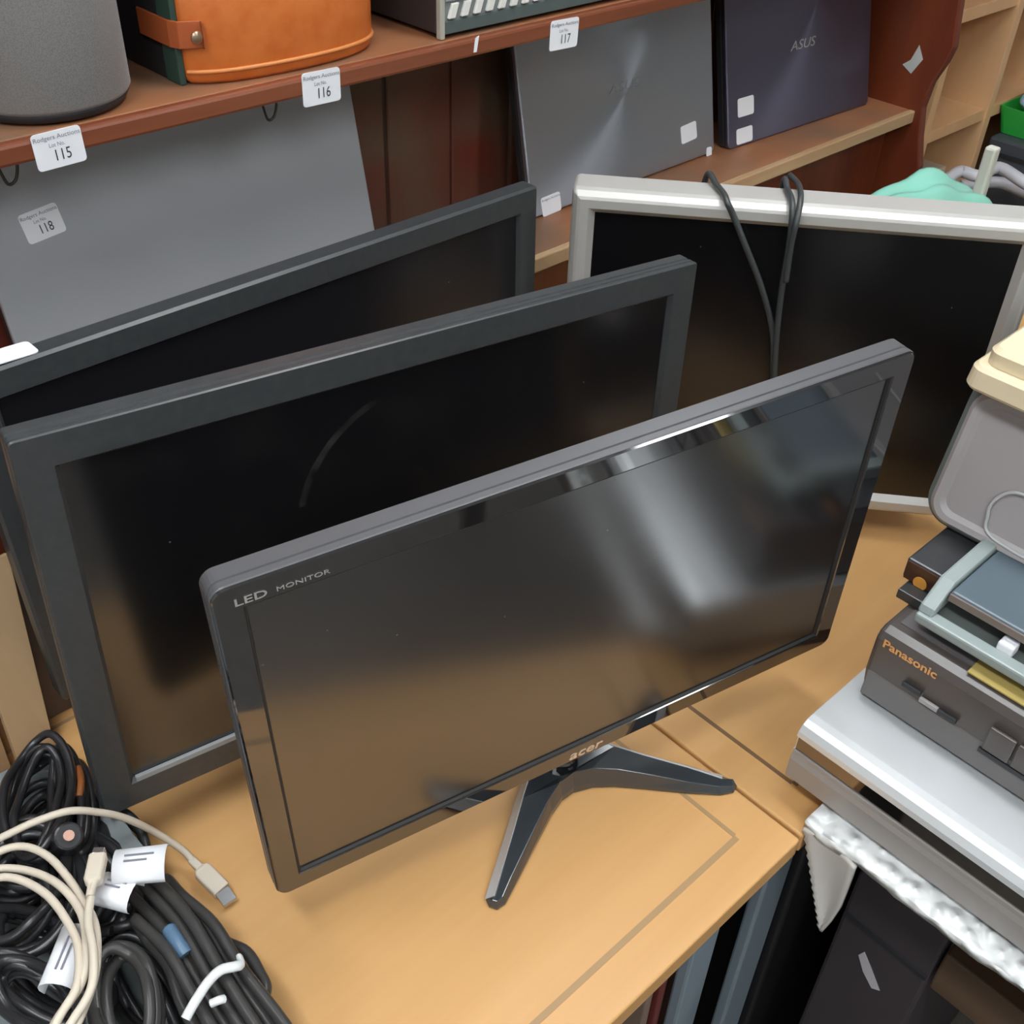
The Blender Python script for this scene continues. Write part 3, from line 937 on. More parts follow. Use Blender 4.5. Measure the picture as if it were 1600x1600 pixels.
# ---------------------------------------------------------------- left: plywood board
def leaning(name, label, pts, m, th):
    """board leaning back: four face corners (foot left, foot right, top right, top left)"""
    bm = BM()
    q = [Vector(p) for p in pts]
    nn = (q[1] - q[0]).cross(q[3] - q[0]).normalized()
    a_ = [bm.verts.new(p) for p in q]; b2 = [bm.verts.new(p - nn * th) for p in q]
    bm.faces.new(a_); bm.faces.new(b2[::-1])
    for i_ in range(4):
        bm.faces.new((a_[i_], b2[i_], b2[(i_ + 1) % 4], a_[(i_ + 1) % 4]))
    return tag(obj(name, bm, m, None, 0.0008), label, 'board')
leaning('plywood_board', 'pale plywood board leaning at the back left behind the crate of cables', [(-0.486, 0.528, 0.0006), (-0.450, 0.538, 0.0006), (-0.421, 0.598, 0.185), (-0.470, 0.592, 0.185)], PLY, -0.006)
leaning('brown_board', 'darker brown board leaning left of the pale plywood board', [(-0.62, 0.520, 0.0006), (-0.492, 0.528, 0.0006), (-0.476, 0.592, 0.185), (-0.62, 0.585, 0.185)], wood('batten', (0.26, 0.15, 0.07), (0.34, 0.21, 0.11), 0.6, (14, 14, 2)), -0.006)
c = at(18, 945, y=0.658)
bm = BM(); prism(bm, [(c.x - 0.004, c.z + 0.012), (c.x + 0.006, c.z + 0.014), (c.x + 0.009, c.z - 0.012), (c.x, c.z - 0.012)], 0.6585, 0.6595, 'y')
bm.transform(unit.matrix_world.inverted()); obj('torn_label', bm, WHITE_P, unit)

leaning('brown_board', 'dark brown board added to fill the gap behind the plywood board, at the left side of the rear monitor', [(-0.462, 0.572, 0.0006), (-0.40, 0.572, 0.0006), (-0.37, 0.604, 0.160), (-0.44, 0.604, 0.160)], wood('umber', (0.085, 0.05, 0.033), (0.12, 0.075, 0.05), 0.6, (14, 14, 2)), -0.005)  # board added to cover the bright tabletop in this gap

# ---------------------------------------------------------------- crate with cables
crate = thing('plastic_crate', 'shallow grey plastic crate full of cables at the left end of the table', 'crate', Vector((-0.63, 0.27, 0.0)))
bm = BM()
W_, D_ = 0.36, 0.46
def cl(s, z, r=0.03):
    return [(p[0], p[1], z) for p in rrect(W_ - 2 * s, D_ - 2 * s, r, 6, 0, -0.01)]
loft(bm, [cl(0.014, 0.0), cl(0.006, 0.046), cl(0.0, 0.046), cl(0.0, 0.052), cl(0.016, 0.052), cl(0.022, 0.004)], True, True)
bm.transform(Matrix.Translation((0.0, 0.0, 0.0)))
obj('tub', bm, CRATE, crate, 0.0015)

def P(px, py, z):
    return at(px, py, z=z)
def spiral(c, ax, bx, turns, r0, jit, z, steps=14, dz=0.004, seed=0):
    """elongated coil in the plane of the table, in the picture's own directions"""
    rnd = random.Random(seed)
    pts = []
    for k in range(turns):
        ja = 1 + rnd.uniform(-jit, jit); jb = 1 + rnd.uniform(-jit * 1.5, jit * 1.5)
        ox, oy = rnd.uniform(-jit, jit) * ax * 0.5, rnd.uniform(-jit, jit) * bx * 0.6
        for s in range(steps):
            a = 2 * math.pi * s / steps
            pts.append((c[0] + ox + ax * ja * math.cos(a + r0), c[1] + oy + bx * jb * math.sin(a + r0), z + dz * k + rnd.uniform(-0.002, 0.002)))
    return pts
def coil(name, label, cpx, a_vec, b_vec, turns, z, rad, m, seed, jit=0.16, dz=0.004, cat='cable', tail=None):
    """coiled cable: centre and half-axes are given at picture points on the level z"""
    c = P(*cpx, z); A = P(cpx[0] + a_vec[0], cpx[1] + a_vec[1], z) - c; Bv = P(cpx[0] + b_vec[0], cpx[1] + b_vec[1], z) - c
    rnd = random.Random(seed)
    pts = []
    st = 12
    for k in range(turns):
        ja = 1 + rnd.uniform(-jit, jit * 0.4); jb = 1 + rnd.uniform(-jit * 2.2, jit * 0.6)
        o_ = A * rnd.uniform(-jit, jit) * 0.5 + Bv * rnd.uniform(-jit, jit) * 1.4
        for s in range(st):
            a = 2 * math.pi * s / st
            p = c + o_ + A * ja * math.cos(a) + Bv * jb * math.sin(a)
            p.z = z + dz * k + 0.004 * math.sin(3 * a + k) + rnd.uniform(-0.0015, 0.0015)
            pts.append(p)
    if tail:
        pts += [P(*q) for q in tail]
    bm = BM(); tube(bm, pts, rad, 8, sub=5)
    o = obj(name, bm, m)
    tag(o, label, cat, 'power cables heaped in the crate')
    return o
coil('power_cable', 'glossy black power cable coiled tall at the far left of the crate', (60, 1265), (-22, 92), (44, 12), 6, 0.062, 0.0036, RUB, 3, dz=0.005)
coil('power_cable', 'glossy black power cable coiled beside the grey crate corner', (118, 1270), (8, 88), (26, -8), 5, 0.055, 0.0034, RUB, 5, dz=0.005)
coil('power_cable', 'thick black power cable in a wide coil under the cream cable', (35, 1400), (-60, 105), (75, 30), 5, 0.060, 0.0042, RUB, 8, dz=0.004)
coil('power_cable', 'black power cable coiled in the middle of the crate, below the paper tags', (150, 1390), (60, 60), (40, -50), 4, 0.048, 0.0040, RUB, 12, dz=0.004)
coil('power_cable', 'dark grey power cable in a narrow upright loop at the bottom of the picture', (200, 1570), (10, 95), (50, -6), 4, 0.085, 0.0042, RUB_G, 21, jit=0.14, dz=0.004)
coil('power_cable', 'black power cable coiled under the white paper sleeve', (60, 1560), (70, 20), (20, 60), 4, 0.075, 0.0042, RUB, 31, dz=0.004)
coil('power_cable', 'black power cable at the bottom of the heap, left of the crate corner', (40, 1330), (-50, 110), (70, 20), 5, 0.028, 0.0042, RUB, 41, jit=0.3, dz=0.005)
coil('power_cable', 'black power cable at the bottom of the heap, under the paper tags', (150, 1400), (-40, 100), (60, 20), 6, 0.022, 0.0042, RUB, 43, jit=0.3, dz=0.005)
coil('power_cable', 'black power cable at the bottom of the heap, lower left of the picture', (90, 1530), (90, 30), (30, 80), 6, 0.026, 0.0042, RUB, 45, jit=0.3, dz=0.006)
coil('power_cable', 'black power cable at the bottom of the heap, left of the twist tie', (240, 1560), (60, 90), (40, -40), 6, 0.024, 0.0042, RUB, 47, jit=0.3, dz=0.005)
coil('power_cable', 'black power cable at the bottom of the heap, beneath the small cream plug', (130, 1330), (20, 90), (50, -12), 6, 0.030, 0.0042, RUB, 49, jit=0.3, dz=0.005)
# long bundle tied with a white twist tie
bm = BM()
rnd = random.Random(4)
tops = [(205, 1400), (222, 1378), (240, 1372), (262, 1380), (285, 1400), (215, 1440), (232, 1470)]
mids = [(325, 1560), (335, 1540), (352, 1528), (362, 1516), (377, 1512), (305, 1560), (290, 1580)]
ends = [(395, 1660), (405, 1650), (425, 1640), (445, 1635), (462, 1630), (375, 1670), (355, 1680)]
pts = []
for k in range(7):
    z0 = 0.070 + 0.007 * (k % 3)
    seq = [(tops[k], z0), (((tops[k][0] * 0.55 + mids[k][0] * 0.45 + 6), (tops[k][1] * 0.55 + mids[k][1] * 0.45 - 8)), z0 + 0.008), (mids[k], z0 + 0.006), (ends[k], z0 + 0.002)]
    if k % 2:
        seq = seq[::-1]
    pts += [P(q[0], q[1], z) for q, z in seq]
    # turn round at the ends
    if k < 6:
        e = seq[-1]
        nx_ = ends[k + 1] if k % 2 == 0 else tops[k + 1]
        mid = ((e[0][0] + nx_[0]) / 2 + (14 if k % 2 == 0 else -10), (e[0][1] + nx_[1]) / 2 + (18 if k % 2 == 0 else -14))
        pts.append(P(*mid, z0 - 0.002))
tube(bm, pts, 0.0044, 10, sub=7)
tag(obj('power_cable', bm, RUB_G), 'grey-black power cable folded in a long bundle with white twist tie', 'cable', 'power cables heaped in the crate')
bm = BM()
tube(bm, [P(395, 1545, 0.045), P(404, 1578, 0.050), P(415, 1545, 0.055), P(405, 1520, 0.055), P(385, 1488, 0.055), P(350, 1470, 0.055), P(330, 1440, 0.058)], 0.0046, 10)
tag(obj('power_cable', bm, RUB_G), 'short loop of grey-black cable bulging over the right rim of the crate', 'cable', 'power cables heaped in the crate')
bm = BM()
tube(bm, [P(290, 1592, 0.102), P(305, 1565, 0.106), P(325, 1535, 0.106), P(345, 1516, 0.104), P(368, 1510, 0.100), P(377, 1506, 0.096), P(374, 1495, 0.094)], 0.0024, 8, rx=1.5)
tube(bm, [P(330, 1568, 0.100), P(342, 1563, 0.102), P(350, 1561, 0.100)], 0.0030, 8)
tag(obj('twist_tie', bm, mat('tie_white', (0.80, 0.82, 0.82), 0.4)), 'white twist tie wound round the long cable bundle', 'twist tie')
bm = BM()
tube(bm, [P(264, 1452, 0.088), P(278, 1474, 0.089), P(290, 1492, 0.086)], 0.0055, 10)
tag(obj('cable_sleeve', bm, SKYBLUE, smooth=False), 'small blue plastic sleeve between the strands of the long cable bundle', 'sleeve')
bm = BM()
tube(bm, [P(122, 1200, 0.076), P(127, 1220, 0.082), P(124, 1245, 0.080)], 0.0030, 10)
tag(obj('cable_sleeve', bm, COPPER), 'amber-brown strip among the black cables by the grey crate corner', 'sleeve')
# plug with round pin hole
t = thing('power_plug', 'black moulded power plug under the cream cable, with copper contact', 'plug', Matrix.Translation(P(105, 1310, 0.085)))
bm = BM(); bmesh.ops.create_cone(bm, cap_ends=True, segments=20, radius1=0.014, radius2=0.011, depth=0.030)
bmesh.ops.rotate(bm, cent=(0, 0, 0), matrix=Matrix.Rotation(0.6, 3, 'X'), verts=bm.verts)
obj('body', bm, RUB, t, 0.002)
bm = BM(); bmesh.ops.create_cone(bm, cap_ends=True, segments=12, radius1=0.0042, radius2=0.0042, depth=0.004)
bm.transform(Matrix.Rotation(0.6, 4, 'X') @ Matrix.Translation((0, 0, 0.0165)))
obj('contact', bm, mat('copper_tip', (0.55, 0.33, 0.25), 0.4, metal=0.5), t)

# cream USB cable
usb = thing('usb_cable', 'cream USB cable looped over the black cables, plug lying on the beech table', 'cable', Matrix.Translation(P(340, 1395, 0.0)))
bm = BM()
zc = 0.112
path = [(302, 1346, .014), (285, 1328, .022), (245, 1302, .045), (200, 1280, .075), (160, 1270, .095), (110, 1267, zc), (60, 1282, zc), (20, 1300, zc), (-25, 1325, zc), (-70, 1370, zc - .01), (-60, 1400, zc - .012), (-30, 1350, zc), (5, 1328, zc), (40, 1323, zc), (75, 1338, zc), (105, 1370, zc), (128, 1405, zc), (147, 1440, zc + .004), (152, 1480, zc + .006), (147, 1530, zc + .006), (125, 1590, zc + .004), (90, 1660, zc), (60, 1670, zc), (85, 1600, zc + .003), (125, 1540, zc + .01), (135, 1490, zc + .010), (128, 1430, zc + .004), (95, 1385, zc + .003), (50, 1362, zc), (0, 1357, zc), (-40, 1370, zc), (-30, 1385, zc), (0, 1371, zc + .004), (35, 1376, zc + .004), (75, 1400, zc + .004), (105, 1440, zc + .004), (122, 1480, zc + .008), (120, 1540, zc + .012), (95, 1585, zc + .010), (60, 1650, zc), (70, 1665, zc), (110, 1600, zc + .008), (142, 1545, zc + .014), (146, 1490, zc + .016), (138, 1440, zc + .014), (142, 1402, zc + .012)]
tube(bm, [P(*p) for p in path], 0.0030, 10, sub=7)
obj('cord', bm, CREAM_C, usb, world=True)
def plug(parent, p0, p1, w, th, m, name, bev=0.001):
    """flat plug between two places"""
    d = (p1 - p0); ln = d.length; d.normalize()
    s = Vector((0, 0, 1)).cross(d).normalized(); u = d.cross(s)
    Mx = Matrix(((d.x, s.x, u.x, p0.x), (d.y, s.y, u.y, p0.y), (d.z, s.z, u.z, p0.z), (0, 0, 0, 1)))
    b = BM()
    if name == 'plug_body':
        loft(b, [[(x_, a_, c_) for a_, c_ in rrect(w * s_, th * s2, th * 0.25, 4)] for x_, s_, s2 in ((0, 0.45, 0.55), (ln * 0.28, 0.5, 0.6), (ln * 0.34, 0.85, 0.95), (ln * 0.40, 1, 1), (ln, 1, 1))])
    else:
        box(b, 0, ln, -w / 2, w / 2, -th / 2, th / 2)
    b.transform(Mx)
    return obj(name, b, m, parent, bev, world=True)
plug(usb, P(298, 1342, .015), P(347, 1392, .0085), 0.0155, 0.0085, CREAM_C, 'plug_body')
plug(usb, P(347, 1392, .0085), P(360, 1411, .0065), 0.0122, 0.0048, STEEL, 'plug_tip', 0.0004)
plug(usb, P(140, 1402, zc + .012), P(154, 1338, zc + .010), 0.0125, 0.0105, CREAM_C, 'plug_body')
plug(usb, P(154, 1338, zc + .010), P(157, 1328, zc + .010), 0.0085, 0.0080, STEEL, 'plug_tip', 0.0006)

# paper tags on the cords
def papertag(label, pts, w, z, r, arc=200, seg=10, name='cable_tag'):
    """paper sleeve rolled round a cord, axis from pts[0] to pts[1]"""
    a = P(*pts[0], z); b2 = P(*pts[1], z)
    d = (b2 - a); ln = d.length; d.normalize()
    s = Vector((0, 0, 1)).cross(d).normalized(); u = Vector((0, 0, 1))
    b = BM()
    rows = []
    for i in range(seg + 1):
        an = math.radians(-arc / 2 + arc * i / seg + 90)
        off = s * math.cos(an) * r + u * math.sin(an) * r * 0.75
        rows.append((b.verts.new(a + off), b.verts.new(a + d * ln + off * 1.06)))
    for q, q2 in zip(rows, rows[1:]):
        f = b.faces.new((q[0], q[1], q2[1], q2[0])); f.smooth = True
    o = obj(name, b, WHITE_P)
    so = o.modifiers.new('solid', 'SOLIDIFY'); so.thickness = 0.0005
    tag(o, label, 'paper tag', 'paper tags round the cables')
    M = Matrix(((d.x, -s.x, u.x, 0), (d.y, -s.y, u.y, 0), (d.z, -s.z, u.z, 0), (0, 0, 0, 1)))
    for k, off_ in ((0, 0.25), (1, -0.2)):
        c_ = a + d * ln * 0.5 + Vector((0, 0, r * 0.75 + 0.0008)) + s * (off_ * r * 0.7)
        bb_ = BM(); box(bb_, -ln * 0.28, ln * (0.28 - 0.12 * k), -0.0007, 0.0007, -0.0002, 0.0002)
        bb_.transform(Matrix(((d.x, s.x, 0, c_.x), (d.y, s.y, 0, c_.y), (0, 0, 1, c_.z), (0, 0, 0, 1))))
        obj('print_line', bb_, INK_SOFT, o)
    return o
papertag('white paper tag curled on the grey-black bundle, upper one of the pair', ((180, 1358), (262, 1350)), 0, 0.108, 0.015, 170)
papertag('white paper tag curled round the black cord, lower left of the pair', ((158, 1388), (212, 1400)), 0, 0.100, 0.013, 240)
papertag('long white paper sleeve under the strands of the cream cable', ((88, 1548), (126, 1455)), 0, 0.096, 0.013, 260)

# ---------------------------------------------------------------- front right: table with bubble wrap and the stack of players
side_t = thing('side_table', 'dark wooden table under the silver player, edge hidden by bubble wrap', 'table', Vector((0.4, -0.4, -0.73)))
bm = BM(); box(bm, 0.030, 0.80, -0.90, -0.012, -0.012, 0.006); obj('tabletop', bm, DARKWOOD, side_t, 0.002, world=True)
bm = BM(); box(bm, 0.07, 0.10, -0.86, -0.135, -0.16, -0.10); obj('rail', bm, DARKWOOD, side_t, 0.002, world=True)
for (lx, ly) in ((0.75, -0.06), (0.75, -0.88), (0.06, -0.88)):
    bm = BM(); box(bm, lx - 0.02, lx + 0.02, ly, ly + 0.04, -0.73, -0.012); obj('leg', bm, DARKWOOD, side_t, 0.002, world=True)

BW = mat('bubble_wrap', (0.80, 0.81, 0.80), 0.25, spec=0.6)
b = BW.node_tree.nodes['Principled BSDF']
tc = N(BW, 'ShaderNodeTexCoord')
v = N(BW, 'ShaderNodeTexVoronoi', feature='SMOOTH_F1'); v.inputs['Scale'].default_value = 75
L(BW, tc.outputs['Object'], v.inputs['Vector'])
bp = N(BW, 'ShaderNodeBump', invert=True); bp.inputs['Strength'].default_value = 1.0; bp.inputs['Distance'].default_value = 0.011
L(BW, v.outputs['Distance'], bp.inputs['Height']); L(BW, bp.outputs[0], b.inputs['Normal'])
bm = BM()
nx, ny = 16, 90
grid = []
rnd = random.Random(2)
for j in range(ny + 1):
    row = []
    for i in range(nx + 1):
        x = 0.006 + 0.52 * (i / nx) ** 1.6
        y = 0.004 - 0.70 * j / ny
        e_ = math.exp(-(x - 0.006) / 0.02)
        z = 0.0185 + 0.0008 * math.sin(j * 1.9 + i) + 0.0005 * math.sin(j * 0.7 + 2 * i) - 0.002 * e_ + rnd.uniform(-0.0006, 0.0006)
        row.append(bm.verts.new((x - 0.0008 * math.sin(j * 0.45) * e_, y, z)))
    grid.append(row)
for a, c in zip(grid, grid[1:]):
    for i in range(nx):
        f = bm.faces.new((a[i], a[i + 1], c[i + 1], c[i])); f.smooth = True
wrap = obj('bubble_wrap', bm, BW)
so = wrap.modifiers.new('solid', 'SOLIDIFY'); so.thickness = 0.010; so.offset = -1
tag(wrap, 'white bubble wrap sheet spread under the silver player, torn corner hanging down', 'bubble wrap')
# hanging corner flap
bm = BM()
fl = []
ns = 26
def lerp_tab(tab, u):
    for (u0, v0), (u1, v1) in zip(tab, tab[1:]):
        if u <= u1:
            return v0 + (v1 - v0) * (u - u0) / (u1 - u0)
    return tab[-1][1]
for j in range(ns + 1):
    u = j / ns
    zz = 0.010 - 0.116 * u
    y0 = lerp_tab([(0, 0.004), (0.33, -0.011), (0.7, -0.027), (1, -0.040)], u) + 0.0012 * (1 if j % 2 else -1)
    y1 = lerp_tab([(0, -0.052), (0.2, -0.0525), (0.55, -0.0525), (0.8, -0.049), (1, -0.0445)], u)
    row = []
    for i in range(9):
        s_ = i / 8
        y = y0 + (y1 - y0) * s_
        x = 0.006 + 0.012 * math.sin(math.pi * s_) * (0.3 + u) * (1 - u * 0.6)
        row.append(bm.verts.new((x, y, zz)))
    fl.append(row)
for a, c in zip(fl, fl[1:]):
    for i in range(8):
        f = bm.faces.new((a[i], a[i + 1], c[i + 1], c[i])); f.smooth = True
flap = obj('hanging_corner', bm, mat('wrap_back', (0.60, 0.57, 0.53), 0.5), wrap)
so = flap.modifiers.new('solid', 'SOLIDIFY'); so.thickness = 0.003

# silver player
pl_ = thing('silver_player', 'large silver disc player with mirrored front strip, lowest of the stack', 'player', Vector((0.2, -0.17, 0.020)))
y1, y0 = 0.045, -0.385
bm = BM(); prism(bm, [(0.031, 0.024), (0.33, 0.024), (0.33, 0.0915), (0.050, 0.0915), (0.042, 0.0908), (0.036, 0.0875), (0.0315, 0.082), (0.030, 0.0765), (0.0335, 0.0760), (0.0335, 0.0595), (0.031, 0.0595)], -y1, -y0, 'y')
for v_ in bm.verts:
    v_.co.y = -v_.co.y
obj('housing', bm, PLAYER_TOP, pl_, 0.0006, world=True)
bm = BM(); box(bm, 0.0315, 0.0340, y0 + 0.002, y1 - 0.002, 0.0600, 0.0757); obj('front_strip', bm, MIRROR_P, pl_, world=True)
bm = BM(); prism(bm, [(0.034, 0.0262), (0.034, 0.0595), (0.0298, 0.0595), (0.0290, 0.055), (0.0270, 0.050), (0.0270, 0.0262)], y0, y1 - 0.001, 'y')
obj('front_lip', bm, PLAYER_LIP, pl_, 0.0006, world=True)
for (fx, fy) in ((0.06, 0.02), (0.30, 0.02), (0.06, -0.36), (0.30, -0.36)):
    bm = BM(); bmesh.ops.create_cone(bm, cap_ends=True, segments=16, radius1=0.010, radius2=0.011, depth=0.006, matrix=Matrix.Translation((fx, fy, 0.0215)))
    obj('rubber_foot', bm, BLK_MATTE, pl_, world=True)

# black video recorder
vc = thing('video_recorder', 'black-brown video recorder with gold lettering, on the silver player', 'video recorder', Vector((0.25, -0.18, 0.092)))
zb = 0.092
xv = 0.103
yv = 0.034
bm = BM()
prof = [(xv + 0.012, zb + 0.002), (xv + 0.30, zb + 0.002), (xv + 0.30, zb + 0.080), (xv + 0.012, zb + 0.080), (xv + 0.004, zb + 0.077), (xv, zb + 0.070), (xv - 0.001, zb + 0.03), (xv + 0.004, zb + 0.010)]
prism(bm, prof, yv - 0.43, yv, 'y')
obj('housing', bm, VCR_M, vc, 0.005, 3, world=True)
bm = BM(); prism(bm, [(xv - 0.0035, zb + 0.004), (xv + 0.004, zb + 0.004), (xv + 0.004, zb + 0.033), (xv - 0.0020, zb + 0.033)], yv - 0.425, yv - 0.004, 'y')
obj('control_strip', bm, mat('vcr_strip', (0.15, 0.14, 0.135), 0.35), vc, 0.0012, world=True)
bm = BM(); box(bm, xv + 0.02, xv + 0.29, yv - 0.42, yv - 0.01, zb + 0.080, zb + 0.0812); obj('top_plate', bm, VCR_TOP, vc, world=True)
def onx_text(s, px, py, x, size, m, parent, sx=1.0, bold=0.0):
    c_ = at(px, py, x=x)
    t_ = text('lettering', s, size, m, parent, (0, 0, 0), (0, 0, 0), 1.0, align='CENTER', bold=bold)
    t_.matrix_world = Matrix.Translation((x, c_.y, c_.z)) @ Matrix(((0, 0, -1, 0), (-1, 0, 0, 0), (0, 1, 0, 0), (0, 0, 0, 1))) @ Matrix.Diagonal((sx, 1, 1, 1))
    return t_
tt = onx_text('Panasonic', 1421, 1030, xv - 0.0018, 0.0125, LOGO_GOLD, None, 1.05, 0.0003)
mw = tt.matrix_world.copy(); tt.parent = vc; bpy.context.view_layer.update(); tt.matrix_world = mw
for k, (px_, py_) in enumerate(((1425, 1075), (1452, 1100), (1480, 1118))):
    c_ = at(px_, py_, x=xv - 0.003)
    bm = BM(); box(bm, xv - 0.0055, xv - 0.002, c_.y - 0.009, c_.y + 0.009, c_.z - 0.0025, c_.z + 0.0025)
    obj('button', bm, BLK_MATTE if k != 1 else GREYP, vc, 0.0008, world=True)
for (ya, yb) in ((-0.082, -0.105), (-0.107, -0.132), (-0.134, -0.16), (-0.162, -0.19)):
    bm = BM(); box(bm, xv - 0.0050, xv - 0.001, yb, ya, zb + 0.030, zb + 0.056)
    obj('key', bm, VCR_M, vc, 0.0012, world=True)
bm = BM(); box(bm, xv - 0.0045, xv, -0.38, -0.080, zb + 0.024, zb + 0.0285); obj('slot', bm, BLK_MATTE, vc, world=True)
bm = BM(); box(bm, xv + 0.012, xv + 0.016, yv - 0.42, yv - 0.01, zb, zb + 0.003); obj('rubber_foot', bm, BLK_MATTE, vc, world=True)
bm = BM(); box(bm, xv + 0.25, xv + 0.27, yv - 0.42, yv - 0.01, zb, zb + 0.003); obj('rubber_foot', bm, BLK_MATTE, vc, world=True)

zt = zb + 0.0815
# slim black box on top, and a smaller black box with an orange badge
bb = bxo('slim_box', (0.148, 0.36, -0.10, 0.045, zt, zt + 0.010), BLK_SATIN, None, 0.001)
tag(bb, 'slim black box sticking out between the video recorder and the badge box', 'box')
t = thing('receiver_box', 'small black receiver box with round orange badge, under the grey printer', 'receiver', Vector((0.25, 0.0, zt + 0.0105)))
z2 = zt + 0.0105
bm = BM(); box(bm, 0.165, 0.37, -0.09, 0.052, z2, z2 + 0.022); obj('housing', bm, BLK_SATIN, t, 0.002, world=True)
bm = BM(); box(bm, 0.1635, 0.1652, -0.088, 0.050, z2 + 0.001, z2 + 0.020); fp = obj('front_panel', bm, mat('brown_gloss', (0.06, 0.025, 0.014), 0.12), t, world=True)
c_ = at(1437, 912, x=0.163)
bm = BM(); bmesh.ops.create_cone(bm, cap_ends=True, segments=24, radius1=0.0065, radius2=0.0065, depth=0.001)
bm.transform(Matrix.Translation((0.1632, c_.y, c_.z)) @ Matrix.Rotation(math.pi / 2, 4, 'Y'))
o = obj('badge', bm, mat('orange_badge', (0.75, 0.33, 0.06), 0.4), t, world=True)

# slate paper tray with sage rim, lying on the recorder
tr = thing('paper_tray', 'slate-blue flat tray with pale sage rim and white tab, on the video recorder', 'tray', Vector((0.25, -0.1, zt)))
xt = 0.122
yt = 0.012
Z0 = zt + 0.012
bm = BM(); box(bm, xt - 0.002, xt + 0.012, -0.30, yt + 0.002, Z0 - 0.001, Z0 + 0.009); obj('front_rim', bm, TRAY_LIP, tr, 0.002, world=True)
bm = BM(); box(bm, xt + 0.004, 0.42, -0.30, yt - 0.003, Z0 - 0.001, Z0 + 0.003); obj('tray_floor', bm, GREYP_D, tr, 0.001, world=True)
bm = BM(); prism(bm, [(xt + 0.001, Z0 + 0.008), (xt + 0.012, Z0 + 0.008), (xt + 0.30, Z0 + 0.030), (xt + 0.30, Z0 + 0.039), (xt + 0.028, Z0 + 0.034), (xt + 0.004, Z0 + 0.016)], yt - 0.011, yt + 0.003, 'y'); obj('side_rim', bm, TRAY_LIP, tr, 0.0025, world=True)
bm = BM(); prism(bm, [(xt + 0.020, Z0 + 0.021), (xt + 0.30, Z0 + 0.026), (xt + 0.30, Z0 + 0.034), (xt + 0.022, Z0 + 0.029)], -0.30, yt - 0.012, 'y'); obj('cover', bm, TRAY_TOP, tr, 0.002, world=True)
bm = BM(); box(bm, xt + 0.018, xt + 0.0198, -0.30, yt - 0.013, Z0 + 0.0215, Z0 + 0.0285); obj('cover_edge', bm, mat('tray_edge', (0.20, 0.16, 0.14), 0.4), tr, world=True)
c_ = at(1575, 1006, z=Z0 + 0.012)
bm = BM(); box(bm, c_.x - 0.008, c_.x + 0.006, c_.y - 0.008, c_.y + 0.006, Z0 + 0.004, Z0 + 0.016); obj('tab', bm, WHITE_P, tr, 0.002, world=True)
for (fx, fy) in ((0.15, -0.0), (0.15, -0.28), (0.39, -0.01), (0.39, -0.28)):
    bm = BM(); box(bm, fx - 0.006, fx + 0.006, fy - 0.006, fy + 0.006, zt, Z0)
    obj('foot', bm, BLK_MATTE, tr, world=True)
oc = bxo('layer', (0.112, 0.20, -0.30, -0.045, zt + 0.0002, zt + 0.0016), OLIVE, None)  # thin olive-yellow layer on the recorder's top
tag(oc, 'olive-yellow card lying on the video recorder below the slate tray', 'layer')

# grey printer standing on end, its lid side towards the left
prn = thing('printer', 'purple-grey plastic printer with rounded lid, standing above the slate tray', 'printer', Vector((0.30, 0.0, z2 + 0.0225)))
def yz(px, py, x):
    c_ = at(px, py, x=x)
    return c_.y, c_.z
hh = 0.142
zp = z2 + 0.0225
lean = 0.030
def ppoly(s=0.0):
    # outline in (y, z) with rounded corners, far edge at +y
    w_ = 0.30 - 2 * s; h_ = hh - 2 * s
    return rrect(w_, h_, 0.026 - s * 0.7, 8, 0.080 - 0.15, zp + hh / 2)
bm = BM()
def lean_pt(x, y, z):
    return (x + lean * (z - zp) / hh, y, z)
loft(bm, [[lean_pt(x, p[0], p[1]) for p in ppoly(s)] for x, s in ((0.40, 0.0), (0.232, 0.0), (0.2285, 0.0015))])
obj('body', bm, GREYP_D, prn, world=True)
bm = BM()
loft(bm, [[lean_pt(x, p[0], p[1]) for p in ppoly(s)] for x, s in ((0.2285, 0.007), (0.222, 0.007), (0.2185, 0.011), (0.2195, 0.016), (0.2225, 0.020))])
lid = obj('lid', bm, GREYP, prn, world=True)
bm = BM(); tube(bm, [lean_pt(0.2195, y_, z_) for y_, z_ in ((-0.060, zp + 0.015), (0.008, zp + 0.018), (0.020, zp + 0.035), (0.020, zp + 0.050), (0.008, zp + 0.064), (-0.020, zp + 0.067), (-0.06, zp + 0.067))], 0.0016, 8)
bm.transform(prn.matrix_world.inverted())
obj('finger_recess', bm, GREYP_L, lid)

# cream device on top
crm = thing('cream_device', 'cream plastic two-tier box on top of the grey printer', 'device', Vector((0.33, 0.0, zp + hh)))
zc0 = zp + hh - 0.003
zz0 = zc0 + 0.004
bm = BM()
def cr(x0, x1, y0, y1, r, z):
    return [(p[0], p[1], z) for p in rrect(x1 - x0, y1 - y0, r, 5, (x0 + x1) / 2, (y0 + y1) / 2)]
loft(bm, [cr(0.224, 0.50, -0.12, 0.077, 0.012, zz0), cr(0.222, 0.50, -0.12, 0.079, 0.013, zz0 + 0.003), cr(0.224, 0.50, -0.12, 0.078, 0.013, zz0 + 0.018), cr(0.227, 0.497, -0.117, 0.075, 0.011, zz0 + 0.021)])
obj('lower_tier', bm, CREAM, crm, world=True)
bm = BM()
loft(bm, [cr(0.234, 0.50, -0.117, 0.071, 0.012, zz0 + 0.0212), cr(0.234, 0.495, -0.115, 0.071, 0.012, zz0 + 0.033), cr(0.238, 0.490, -0.112, 0.067, 0.010, zz0 + 0.037)])
obj('upper_tier', bm, CREAM, crm, world=True)
